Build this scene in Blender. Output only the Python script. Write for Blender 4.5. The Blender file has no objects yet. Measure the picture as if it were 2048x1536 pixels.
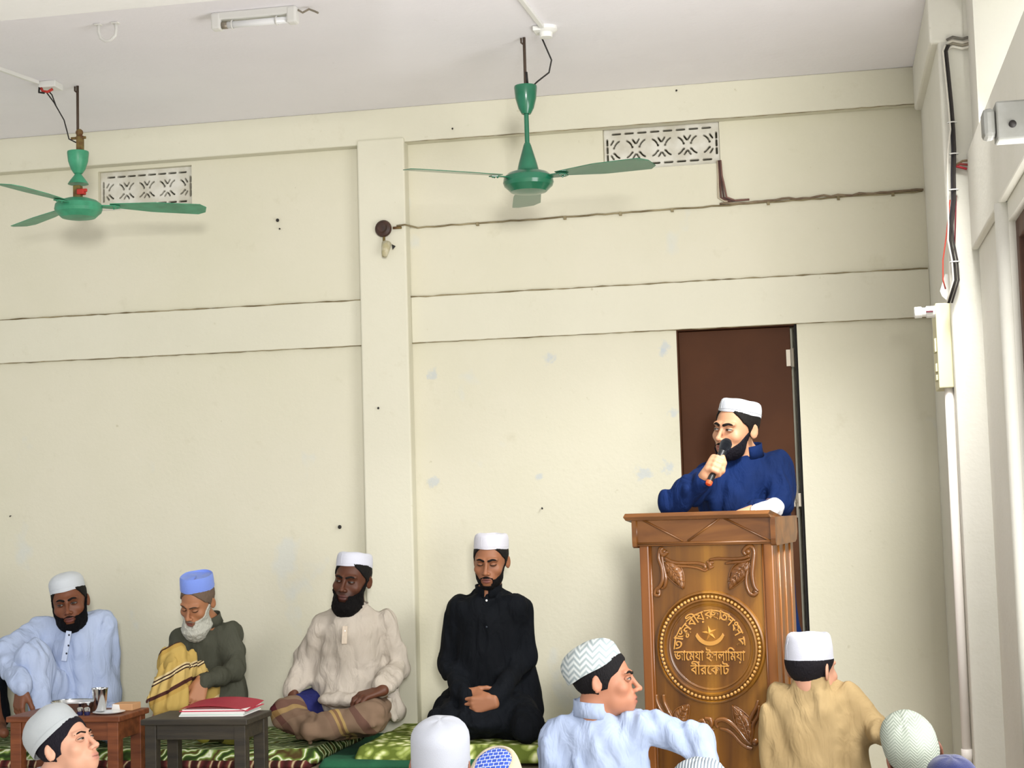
import bpy, bmesh, math, random
import numpy as np
from mathutils import Matrix, Vector

# ------------------------------------------------------------------ camera, world, lights, exposure
SC = bpy.context.scene
COL = SC.collection
FPX, PITCH, YAW, ROLL = 3200.0, math.radians(4.56), math.radians(11.03), math.radians(-1.67)
CAM = np.array([0.0, -7.0, 1.10])
_fw = np.array([-math.sin(YAW) * math.cos(PITCH), math.cos(YAW) * math.cos(PITCH), math.sin(PITCH)])
_r0 = np.array([math.cos(YAW), math.sin(YAW), 0.0])
_u0 = np.cross(_r0, _fw)
_rt = math.cos(ROLL) * _r0 + math.sin(ROLL) * _u0
_up = -math.sin(ROLL) * _r0 + math.cos(ROLL) * _u0
cam_data = bpy.data.cameras.new('camera')
cam_data.sensor_fit = 'HORIZONTAL'
cam_data.sensor_width = 36.0
cam_data.lens = 36.0 * FPX / 2048.0
cam_data.clip_start = 0.05
cam = bpy.data.objects.new('camera', cam_data)
COL.objects.link(cam)
cam.matrix_world = Matrix(((_rt[0], _up[0], -_fw[0], CAM[0]), (_rt[1], _up[1], -_fw[1], CAM[1]),
                           (_rt[2], _up[2], -_fw[2], CAM[2]), (0, 0, 0, 1)))
SC.camera = cam


def P(x, y, Y):
    """world point on the plane Y=const that the photograph shows at pixel x, y"""
    d = _fw + (x - 1024.0) / FPX * _rt - (y - 768.0) / FPX * _up
    return CAM + d * ((Y - CAM[1]) / d[1])


world = bpy.data.worlds.new('sky')
SC.world = world
world.use_nodes = True
bg = world.node_tree.nodes['Background']
bg.inputs[0].default_value = (0.93, 0.97, 1.0, 1)
bg.inputs[1].default_value = 0.60


def area_light(name, loc, target, sx, sy, watt, color, spread=180):
    l = bpy.data.lights.new(name, 'AREA')
    l.shape = 'RECTANGLE'
    l.size, l.size_y, l.energy, l.color = sx, sy, watt, color
    l.spread = math.radians(spread)
    o = bpy.data.objects.new(name, l)
    COL.objects.link(o)
    o.location = loc
    o.rotation_euler = (Vector(target) - Vector(loc)).to_track_quat('-Z', 'Y').to_euler()
    return o


# daylight: the open doorway side behind the camera on the right, and the window of the right wall
area_light('doorway_daylight', (1.0, -9.6, 1.9), (-1.7, 0.0, 1.5), 0.7, 0.7, 350, (1.0, 0.98, 0.95))
area_light('window_daylight', (0.585, -3.1, 1.15), (-1.0, -3.1, 1.15), 2.0, 1.4, 60, (1.0, 0.98, 0.96))
area_light('clerestory_daylight', (0.50, -1.75, 2.60), (-0.22, -1.0, 0.95), 0.4, 0.4, 17, (1.0, 0.99, 0.96), 75)
SC.view_settings.view_transform = 'Standard'
SC.view_settings.look = 'None'
SC.view_settings.gamma = 1.0
SC.view_settings.use_curve_mapping = False
SC.view_settings.exposure = 0.14
random.seed(4)

# ------------------------------------------------------------------ materials
MATS = {}


def new_mat(name):
    m = bpy.data.materials.new(name)
    m.use_nodes = True
    nt = m.node_tree
    return m, nt, nt.nodes['Principled BSDF']


def srgb(h):
    h = h.lstrip('#')
    c = [int(h[i:i + 2], 16) / 255 for i in (0, 2, 4)]
    return tuple(x / 12.92 if x <= 0.04045 else ((x + 0.055) / 1.055) ** 2.4 for x in c) + (1,)


def mat(name, hexc, rough=0.6, metal=0.0, var=0.0, scale=8.0, stretch=(1, 1, 1), bump=0.0, bscale=60.0,
        hex2=None, spec=0.4, sheen=0.0, sss=0.0, coat=0.0):
    """plain procedural surface: two tones mixed by noise, fine bump"""
    if name in MATS:
        return MATS[name]
    m, nt, b = new_mat(name)
    c1 = srgb(hexc)
    b.inputs['Roughness'].default_value = rough
    b.inputs['Metallic'].default_value = metal
    b.inputs['Specular IOR Level'].default_value = spec
    b.inputs['Sheen Weight'].default_value = sheen
    b.inputs['Coat Weight'].default_value = coat
    if sss:
        b.inputs['Subsurface Weight'].default_value = sss
        b.inputs['Subsurface Radius'].default_value = (0.02, 0.008, 0.004)
        b.inputs['Subsurface Scale'].default_value = 0.5
    tc = nt.nodes.new('ShaderNodeTexCoord')
    mp = nt.nodes.new('ShaderNodeMapping')
    mp.inputs['Scale'].default_value = stretch
    nt.links.new(tc.outputs['Object'], mp.inputs[0])
    if var or hex2:
        n = nt.nodes.new('ShaderNodeTexNoise')
        n.inputs['Scale'].default_value = scale
        n.inputs['Detail'].default_value = 5
        nt.links.new(mp.outputs[0], n.inputs['Vector'])
        r = nt.nodes.new('ShaderNodeValToRGB')
        r.color_ramp.elements[0].position = 0.35
        r.color_ramp.elements[1].position = 0.65
        c2 = srgb(hex2) if hex2 else tuple(x * (1 - var) for x in c1[:3]) + (1,)
        r.color_ramp.elements[0].color = c1
        r.color_ramp.elements[1].color = c2
        nt.links.new(n.outputs[0], r.inputs[0])
        nt.links.new(r.outputs[0], b.inputs['Base Color'])
    else:
        b.inputs['Base Color'].default_value = c1
    if bump:
        n2 = nt.nodes.new('ShaderNodeTexNoise')
        n2.inputs['Scale'].default_value = bscale
        n2.inputs['Detail'].default_value = 4
        nt.links.new(mp.outputs[0], n2.inputs['Vector'])
        bp = nt.nodes.new('ShaderNodeBump')
        bp.inputs['Strength'].default_value = bump
        bp.inputs['Distance'].default_value = 0.01
        nt.links.new(n2.outputs[0], bp.inputs['Height'])
        nt.links.new(bp.outputs[0], b.inputs['Normal'])
    MATS[name] = m
    return m


def vcol_mat(name, rough=0.55, sss=0.0, spec=0.35, bump=0.0, bscale=300.0, sheen=0.0):
    """surface whose own colours are stored on the mesh in the attribute tint"""
    if name in MATS:
        return MATS[name]
    m, nt, b = new_mat(name)
    a = nt.nodes.new('ShaderNodeAttribute')
    a.attribute_name = 'tint'
    nt.links.new(a.outputs['Color'], b.inputs['Base Color'])
    b.inputs['Roughness'].default_value = rough
    b.inputs['Specular IOR Level'].default_value = spec
    b.inputs['Sheen Weight'].default_value = sheen
    if sss:
        b.inputs['Subsurface Weight'].default_value = sss
        b.inputs['Subsurface Radius'].default_value = (0.012, 0.005, 0.003)
        b.inputs['Subsurface Scale'].default_value = 0.4
    if bump:
        n2 = nt.nodes.new('ShaderNodeTexNoise')
        n2.inputs['Scale'].default_value = bscale
        bp = nt.nodes.new('ShaderNodeBump')
        bp.inputs['Strength'].default_value = bump
        bp.inputs['Distance'].default_value = 0.004
        nt.links.new(n2.outputs[0], bp.inputs['Height'])
        nt.links.new(bp.outputs[0], b.inputs['Normal'])
    MATS[name] = m
    return m


# ------------------------------------------------------------------ objects
def link(name, me, m=None, parent=None, smooth=False):
    o = bpy.data.objects.new(name, me)
    COL.objects.link(o)
    if m is not None:
        me.materials.clear()
        me.materials.append(m)
    if smooth:
        me.polygons.foreach_set('use_smooth', [True] * len(me.polygons))
    if parent is not None:
        o.parent = parent
        o.matrix_parent_inverse = parent_world(parent).inverted()
    return o


def parent_world(p):
    mw = p.matrix_basis.copy()
    if p.parent is not None:
        mw = parent_world(p.parent) @ p.matrix_parent_inverse @ mw
    return mw


def empty(name, loc):
    o = bpy.data.objects.new(name, None)
    o.empty_display_size = 0.1
    COL.objects.link(o)
    o.location = loc
    return o


def tag(o, label, cat, group=None):
    o['label'] = label
    o['category'] = cat
    if group:
        o['group'] = group
    return o


def thing(name, label, cat, loc, group=None):
    return tag(empty(name, loc), label, cat, group)


def struct(o):
    o['kind'] = 'structure'
    return o


class MB:
    """collects shapes in one bmesh and links them as one mesh object (world coordinates)"""

    def __init__(self):
        self.bm = bmesh.new()

    def box(self, lo, hi, M=None, bev=0.0):
        lo, hi = np.array(lo, float), np.array(hi, float)
        r = bmesh.ops.create_cube(self.bm, size=1.0)
        vs = r['verts']
        for v in vs:
            v.co = Vector((lo + hi) / 2 + np.array(v.co) * (hi - lo))
        if bev > 0:
            es = list({e for v in vs for e in v.link_edges})
            q = bmesh.ops.bevel(self.bm, geom=es, offset=bev, segments=2, affect='EDGES', profile=0.5)
            vs = list({v for f in q['faces'] for v in f.verts} | {v for v in vs if v.is_valid})
        if M is not None:
            for v in vs:
                v.co = M @ v.co
        return vs

    def tube(self, pts, rad, seg=8, cap=True, M=None):
        pts = [Vector(p) for p in pts]
        n = len(pts)
        rads = rad if hasattr(rad, '__len__') else [rad] * n
        rings = []
        prev = None
        for i, p in enumerate(pts):
            t = (pts[min(i + 1, n - 1)] - pts[max(i - 1, 0)]).normalized()
            if prev is None:
                a = Vector((0, 0, 1)) if abs(t.z) < 0.9 else Vector((1, 0, 0))
                u = t.cross(a).normalized()
            else:
                u = (prev - t * prev.dot(t)).normalized()
            prev = u
            w = t.cross(u)
            ring = []
            for k in range(seg):
                an = 2 * math.pi * k / seg
                q = p + (u * math.cos(an) + w * math.sin(an)) * rads[i]
                ring.append(self.bm.verts.new(M @ q if M is not None else q))
            rings.append(ring)
        for i in range(n - 1):
            for k in range(seg):
                self.bm.faces.new((rings[i][k], rings[i][(k + 1) % seg], rings[i + 1][(k + 1) % seg], rings[i + 1][k]))
        if cap:
            self.bm.faces.new(rings[0][::-1])
            self.bm.faces.new(rings[-1])

    def lathe(self, prof, M=None, seg=32, sx=1.0, sy=1.0):
        """profile of (radius, z) pairs turned round z"""
        rings = []
        for r, z in prof:
            if r < 1e-6:
                v = Vector((0, 0, z))
                rings.append([self.bm.verts.new(M @ v if M is not None else v)])
            else:
                ring = []
                for k in range(seg):
                    a = 2 * math.pi * k / seg
                    v = Vector((r * sx * math.cos(a), r * sy * math.sin(a), z))
                    ring.append(self.bm.verts.new(M @ v if M is not None else v))
                rings.append(ring)
        for A, B in zip(rings, rings[1:]):
            for k in range(seg):
                k2 = (k + 1) % seg
                if len(A) == 1 and len(B) == 1:
                    continue
                if len(A) == 1:
                    self.bm.faces.new((A[0], B[k], B[k2]))
                elif len(B) == 1:
                    self.bm.faces.new((A[k], A[k2], B[0]))
                else:
                    self.bm.faces.new((A[k], A[k2], B[k2], B[k]))

    def poly(self, pts, thick, nrm, M=None):
        """flat outline given thickness along nrm"""
        nrm = Vector(nrm)
        a = [Vector(p) for p in pts]
        b = [p + nrm * thick for p in a]
        if M is not None:
            a, b = [M @ p for p in a], [M @ p for p in b]
        va = [self.bm.verts.new(p) for p in a]
        vb = [self.bm.verts.new(p) for p in b]
        self.bm.faces.new(va[::-1])
        self.bm.faces.new(vb)
        for i in range(len(va)):
            j = (i + 1) % len(va)
            self.bm.faces.new((va[i], va[j], vb[j], vb[i]))

    def ball(self, c, r, M=None, u=10, v=7, sc=(1, 1, 1)):
        q = bmesh.ops.create_uvsphere(self.bm, u_segments=u, v_segments=v, radius=1.0)
        for w in q['verts']:
            w.co = Vector((c[0] + w.co.x * r * sc[0], c[1] + w.co.y * r * sc[1], c[2] + w.co.z * r * sc[2]))
            if M is not None:
                w.co = M @ w.co

    def build(self, name, m, parent=None, smooth=False, auto=None):
        bmesh.ops.recalc_face_normals(self.bm, faces=self.bm.faces)
        me = bpy.data.meshes.new(name)
        self.bm.to_mesh(me)
        self.bm.free()
        o = link(name, me, m, parent, smooth)
        if auto:
            es = me.attributes.get('sharp_edge') or me.attributes.new('sharp_edge', 'BOOLEAN', 'EDGE')
            b2 = bmesh.new()
            b2.from_mesh(me)
            sharp = [len(e.link_faces) == 2 and e.calc_face_angle(0) > math.radians(auto) for e in b2.edges]
            b2.free()
            es.data.foreach_set('value', sharp)
            me.polygons.foreach_set('use_smooth', [True] * len(me.polygons))
        return o


def box_obj(name, lo, hi, m, parent=None, bev=0.0, M=None):
    b = MB()
    b.box(lo, hi, M, bev)
    return b.build(name, m, parent)


# ------------------------------------------------------------------ distance fields -> meshes (bodies, cloth, carving)
def _h(ix, iy, iz):
    n = (ix * 374761393 + iy * 668265263 + iz * 2147483647 + 974711) & 0xFFFFFFFF
    n = ((n ^ (n >> 13)) * 1274126177) & 0xFFFFFFFF
    return ((n ^ (n >> 16)) & 0xFFFF) / 32767.5 - 1.0


def vnoise(p):
    """value noise, p (...,3)"""
    i = np.floor(p).astype(np.int64)
    f = p - i
    f = f * f * (3 - 2 * f)
    x, y, z = i[..., 0], i[..., 1], i[..., 2]
    fx, fy, fz = f[..., 0], f[..., 1], f[..., 2]
    r = 0
    for dx in (0, 1):
        wx = fx if dx else 1 - fx
        for dy in (0, 1):
            wy = fy if dy else 1 - fy
            for dz in (0, 1):
                wz = fz if dz else 1 - fz
                r = r + wx * wy * wz * _h(x + dx, y + dy, z + dz)
    return r


def V3(*a):
    return np.array(a, float)


def nrm(v):
    v = np.array(v, float)
    return v / (np.linalg.norm(v) + 1e-12)


def cone(a, b, ra, rb):
    a, b = np.array(a, float), np.array(b, float)
    ab = b - a
    L2 = ab @ ab + 1e-12

    def f(p):
        q = p - a
        t = np.clip(q @ ab / L2, 0, 1)
        return np.linalg.norm(q - t[..., None] * ab, axis=-1) - (ra + (rb - ra) * t)
    r = max(ra, rb)
    return f, np.minimum(a, b) - r, np.maximum(a, b) + r


def ell(c, r, R=None):
    """ellipsoid; R rows = its local axes in world"""
    c, r = np.array(c, float), np.array(r, float)
    R = np.eye(3) if R is None else np.array(R, float)

    def f(p):
        q = (p - c) @ R.T
        k0 = np.linalg.norm(q / r, axis=-1)
        k1 = np.linalg.norm(q / (r * r), axis=-1) + 1e-9
        return k0 * (k0 - 1.0) / k1
    m = np.abs(R.T) @ r
    return f, c - m, c + m


def limb(a, b, sa, sb, side):
    """limb of oval section: sa=(half width along side, half depth) at a, sb at b"""
    a, b = np.array(a, float), np.array(b, float)
    ax = b - a
    L = np.linalg.norm(ax) + 1e-9
    ax = ax / L
    s = np.array(side, float)
    s = nrm(s - ax * (s @ ax))
    w = np.cross(ax, s)
    sa, sb = np.array(sa, float), np.array(sb, float)

    def f(p):
        q = p - a
        h = q @ ax
        t = np.clip(h / L, 0, 1)
        e = h - t * L
        rx = sa[0] + (sb[0] - sa[0]) * t
        ry = sa[1] + (sb[1] - sa[1]) * t
        rm = np.minimum(rx, ry)
        u, v, g = q @ s / rx, q @ w / ry, e / rm
        k0 = np.sqrt(u * u + v * v + g * g)
        k1 = np.sqrt((u / rx) ** 2 + (v / ry) ** 2 + (g / rm) ** 2) + 1e-9
        return k0 * (k0 - 1) / k1
    m = max(sa.max(), sb.max())
    return f, np.minimum(a, b) - m, np.maximum(a, b) + m


class Field:
    def __init__(self):
        self.ops = []

    def add(self, prim, k=0.01, op='+'):
        self.ops.append((prim, k, op))
        return self

    def sub(self, prim, k=0.006):
        return self.add(prim, k, '-')

    def ev(self, p):
        """value at scattered points"""
        F = np.full(p.shape[:-1], 1.0)
        for (f, lo, hi), k, op in self.ops:
            F = self._mix(F, f(p), k, op)
        return F

    @staticmethod
    def _mix(F, d, k, op):
        if op == '-':
            d = -d
            h = np.clip(0.5 - 0.5 * (d - F) / k, 0, 1) if k > 0 else (d < F)
            return d * (1 - h) + F * h + k * h * (1 - h)
        h = np.clip(0.5 + 0.5 * (F - d) / k, 0, 1)
        return F * (1 - h) + d * h - k * h * (1 - h)

    def mesh(self, vox, pad=0.012, post=None, clip_lo=None):
        los = [pr[1] for pr, k, op in self.ops if op == '+']
        his = [pr[2] for pr, k, op in self.ops if op == '+']
        lo, hi = np.min(los, 0) - pad - 2 * vox, np.max(his, 0) + pad + 2 * vox
        if clip_lo is not None:
            lo = np.maximum(lo, clip_lo)
        n = np.ceil((hi - lo) / vox).astype(int) + 1
        F = np.full(n, 1.0, np.float32)
        ax = [lo[i] + np.arange(n[i]) * vox for i in range(3)]
        for (f, l, h), k, op in self.ops:
            m = k + 3 * vox
            a = np.clip(np.floor((l - m - lo) / vox).astype(int), 0, n)
            b = np.clip(np.ceil((h + m - lo) / vox).astype(int) + 1, 0, n)
            if np.any(b <= a):
                continue
            sl = tuple(slice(a[i], b[i]) for i in range(3))
            G = np.stack(np.meshgrid(*[ax[i][a[i]:b[i]] for i in range(3)], indexing='ij'), -1)
            F[sl] = self._mix(F[sl], f(G), k, op)
        if post is not None:
            idx = np.argwhere(np.abs(F) < 0.035)
            pts = lo + idx * vox
            F[tuple(idx.T)] += post(pts).astype(np.float32)
        return surface_net(F, lo, vox)


def surface_net(F, lo, vox):
    F = F.copy()
    F[0], F[-1], F[:, 0], F[:, -1], F[:, :, 0], F[:, :, -1] = 1, 1, 1, 1, 1, 1
    S = F < 0
    nx, ny, nz = F.shape
    cnt = np.zeros((nx - 1, ny - 1, nz - 1), np.int8)
    for dx in (0, 1):
        for dy in (0, 1):
            for dz in (0, 1):
                cnt += S[dx:nx - 1 + dx, dy:ny - 1 + dy, dz:nz - 1 + dz]
    act = (cnt > 0) & (cnt < 8)
    idx = np.argwhere(act)
    ids = np.full(act.shape, -1, np.int64)
    ids[act] = np.arange(len(idx))
    crn = np.array([(a, b, c) for a in (0, 1) for b in (0, 1) for c in (0, 1)])
    vals = np.stack([F[tuple((idx + c).T)] for c in crn], 1)
    acc = np.zeros((len(idx), 3))
    num = np.zeros(len(idx))
    for i in range(8):
        for j in range(i + 1, 8):
            if np.abs(crn[i] - crn[j]).sum() != 1:
                continue
            a, b = vals[:, i], vals[:, j]
            m = (a < 0) != (b < 0)
            t = np.where(m, a / np.where(m, a - b, 1), 0)
            pt = crn[i] + t[:, None] * (crn[j] - crn[i])
            acc += np.where(m[:, None], pt, 0)
            num += m
    verts = lo + (idx + acc / np.maximum(num, 1)[:, None]) * vox
    quads = []
    for axis in range(3):
        o1, o2 = [a for a in range(3) if a != axis]
        A = S.take(range(0, S.shape[axis] - 1), axis)
        B = S.take(range(1, S.shape[axis]), axis)
        e = np.argwhere(A != B)
        if len(e) == 0:
            continue
        ok = (e[:, o1] > 0) & (e[:, o2] > 0) & (e[:, o1] < F.shape[o1] - 1) & (e[:, o2] < F.shape[o2] - 1)
        e = e[ok]
        fl = A[tuple(e.T)]
        q = []
        for d1, d2 in ((0, 0), (-1, 0), (-1, -1), (0, -1)):
            g = e.copy()
            g[:, o1] += d1
            g[:, o2] += d2
            q.append(ids[tuple(g.T)])
        q = np.stack(q, 1)
        if axis == 1:
            fl = ~fl
        q[~fl] = q[~fl][:, ::-1]
        quads.append(q)
    return verts, np.concatenate(quads)


def np_mesh(name, verts, quads, m, parent=None, tint=None, smooth=True):
    me = bpy.data.meshes.new(name)
    me.vertices.add(len(verts))
    me.vertices.foreach_set('co', np.asarray(verts, np.float32).ravel())
    nq = len(quads)
    w = quads.shape[1]
    me.loops.add(nq * w)
    me.loops.foreach_set('vertex_index', quads.astype(np.int32).ravel())
    me.polygons.add(nq)
    me.polygons.foreach_set('loop_start', np.arange(0, nq * w, w, dtype=np.int32))
    me.polygons.foreach_set('use_smooth', np.full(nq, smooth))
    me.update(calc_edges=True)
    if tint is not None:
        a = me.color_attributes.new('tint', 'FLOAT_COLOR', 'POINT')
        c = np.ones((len(verts), 4), np.float32)
        c[:, :3] = tint
        a.data.foreach_set('color', c.ravel())
    return link(name, me, m, parent)

# ------------------------------------------------------------------ people: head, hand, hair, cap
def rot(yaw=0, pitch=0, roll=0):
    """columns = head axes in world. yaw>0 turns the face to the picture's left, pitch>0 looks down,
    roll>0 tips the crown to the picture's right"""
    y, p, r = [math.radians(a) for a in (yaw, pitch, roll)]
    M = Matrix.Rotation(-y, 3, 'Z') @ Matrix.Rotation(r, 3, 'Y') @ Matrix.Rotation(p, 3, 'X')
    return np.array(M)


def head_prims(fat=1.0, ears=True, child=0.0):
    """the head in its own frame: face towards -y, crown +z, origin between the ears at eye height"""
    L = []
    A = L.append
    A((ell((0, .018, .030), (.075, .094, .086)), .01, '+'))
    A((ell((0, -.030, -.030), (.061 * fat, .058, .086)), .03, '+'))
    A((ell((0, -.030, -.074), (.053 * fat, .050, .040)), .02, '+'))
    A((ell((0, -.073, -.101), (.020, .015, .015)), .022, '+'))
    for s in (-1, 1):
        A((ell((s * .043, -.060, -.030), (.021 * fat, .019, .019)), .02, '+'))
        A((cone((s * .012, -.087, .019), (s * .046, -.073, .020), .0075, .007), .014, '+'))
        A((ell((s * .031, -.0985, -.001), (.018, .0165, .0105)), .012, '-'))
    A((ell((0, -.078, -.070), (.032, .022, .028)), .02, '+'))
    A((cone((0, -.084, .012), (0, -.111, -.034), .0068, .0088), .010, '+'))
    A((ell((0, -.1135, -.0375), (.0105, .0105, .0095)), .006, '+'))
    for s in (-1, 1):
        A((ell((s * .0130, -.1010, -.0415), (.0085, .0105, .0075)), .006, '+'))
        A((ell((s * .0068, -.108, -.0500), (.0042, .006, .0045)), .003, '-'))
    A((ell((0, -.0965, -.0665), (.0215, .0085, .0055)), .005, '+'))
    A((ell((0, -.0955, -.0785), (.0190, .0090, .0062)), .005, '+'))
    A((cone((-.021, -.1000, -.0722), (.021, -.1000, -.0722), .0022, .0022), .004, '-'))
    if ears:
        for s in (-1, 1):
            c, q = math.cos(.45), math.sin(.45)
            R = [[c, s * -q, 0], [s * q, c, 0], [0, 0, 1]]
            A((ell((s * .0780, .020, -.010), (.0065, .0190, .0310), R), .006, '+'))
            A((ell((s * .0850, .014, -.006), (.0060, .0095, .0170), R), .004, '-'))
    return L


def xf(prim, R, o, s):
    """prim of the head frame placed in the world (columns of R = axes)"""
    f, lo, hi = prim
    cs = np.array([[x, y, z] for x in (lo[0], hi[0]) for y in (lo[1], hi[1]) for z in (lo[2], hi[2])]) * s @ R.T + o
    return (lambda p: f(((p - o) @ R) / s) * s), cs.min(0), cs.max(0)


def hand(F, w, d, n, side, curl=(25, 30, 20), spread=6, thumb=(35, 20), s=1.0, curls=None):
    """hand rooted at wrist w, pointing along d, palm towards n, side=+1 when the thumb lies along d x n"""
    w, d, n = np.array(w, float), nrm(d), np.array(n, float)
    n = nrm(n - d * (n @ d))
    t = np.cross(d, n) * side
    at = lambda a, b, c: w + s * (a * d + b * t + c * n)
    base = [(.088, .030), (.093, .010), (.089, -.010), (.080, -.029)]
    lens = [.070, .078, .072, .056]
    for i, ((a, b), Ln) in enumerate(zip(base, lens)):
        k0 = at(a, b, 0)
        F.add(cone(at(-.005, b * .55, .002), k0, .0150 * s, .0115 * s), .012)
        cu = curls[i] if curls else curl
        an, yaw = 0.0, math.radians(spread * (1.5 - i))
        p = k0
        for j, (fr, rr) in enumerate(((.45, .0098), (.32, .0088), (.25, .0078))):
            an += math.radians(cu[j])
            dd = (d * math.cos(yaw) + t * math.sin(yaw)) * math.cos(an) + n * math.sin(an)
            q = p + dd * Ln * fr * s
            F.add(cone(p, q, rr * s, (rr - .0008) * s), .004)
            p = q
    a0, a1 = [math.radians(x) for x in thumb]
    p0 = at(.022, .026, .006)
    d1 = nrm(d * math.cos(a0) + t * math.sin(a0) * .75 + n * math.sin(a0) * .65)
    p1 = p0 + d1 * .044 * s
    d2 = nrm(d1 * math.cos(a1) + (d * .7 - t * .5 + n * .5) * math.sin(a1))
    p2 = p1 + d2 * .032 * s
    d3 = nrm(d2 * math.cos(a1) + (d * .5 - t * .7 + n * .4) * math.sin(a1))
    F.add(cone(p0, p1, .0150 * s, .0112 * s), .012)
    F.add(cone(p1, p2, .0108 * s, .0098 * s), .004)
    F.add(cone(p2, p2 + d3 * .026 * s, .0098 * s, .0078 * s), .004)


def skin_tint(v, base, lip, R, o, s, stubble=None):
    q = ((v - o) @ R) / s
    base, lip = np.array(srgb(base)[:3]), np.array(srgb(lip)[:3])
    c = np.repeat(base[None], len(v), 0)
    g = lambda cc, rr: np.exp(-(((q - cc) / rr) ** 2).sum(1))
    m = np.clip(1.6 * (g((0, -.10, -.0670), (.020, .02, .0052)) + g((0, -.10, -.0785), (.018, .02, .0060))), 0, 1)
    c = c * (1 - m[:, None]) + lip * m[:, None]
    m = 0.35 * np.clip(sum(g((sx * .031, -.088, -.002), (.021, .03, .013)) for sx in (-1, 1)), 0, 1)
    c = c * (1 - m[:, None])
    m = 0.30 * g((0, -.112, -.036), (.018, .03, .02)) + 0.25 * sum(g((sx * .045, -.07, -.04), (.02, .03, .02)) for sx in (-1, 1))
    c = c * (1 + m[:, None] * np.array([.16, .02, 0]))
    m = 0.9 * np.exp(-((q[:, 2] + .0722) / .0016) ** 2) * (np.abs(q[:, 0]) < .022) * (q[:, 1] < -.088)
    c = c * (1 - 0.7 * m[:, None])
    if stubble is not None:
        st = np.array(srgb(stubble)[:3])
        m = 0.55 * np.clip((-.035 - q[:, 2]) / .02, 0, 1) * np.clip((.03 - q[:, 1]) / .02, 0, 1) * (q[:, 2] > -.14)
        m = m * (1 - np.clip(1.6 * (g((0, -.10, -.0670), (.022, .02, .0062)) + g((0, -.10, -.0785), (.02, .02, .0070))), 0, 1))
        c = c * (1 - m[:, None]) + st * m[:, None]
    return c


def person(label, cat='person', loc=(0, 0, 0), group=None):
    return thing('person', label, cat, loc, group)


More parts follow.
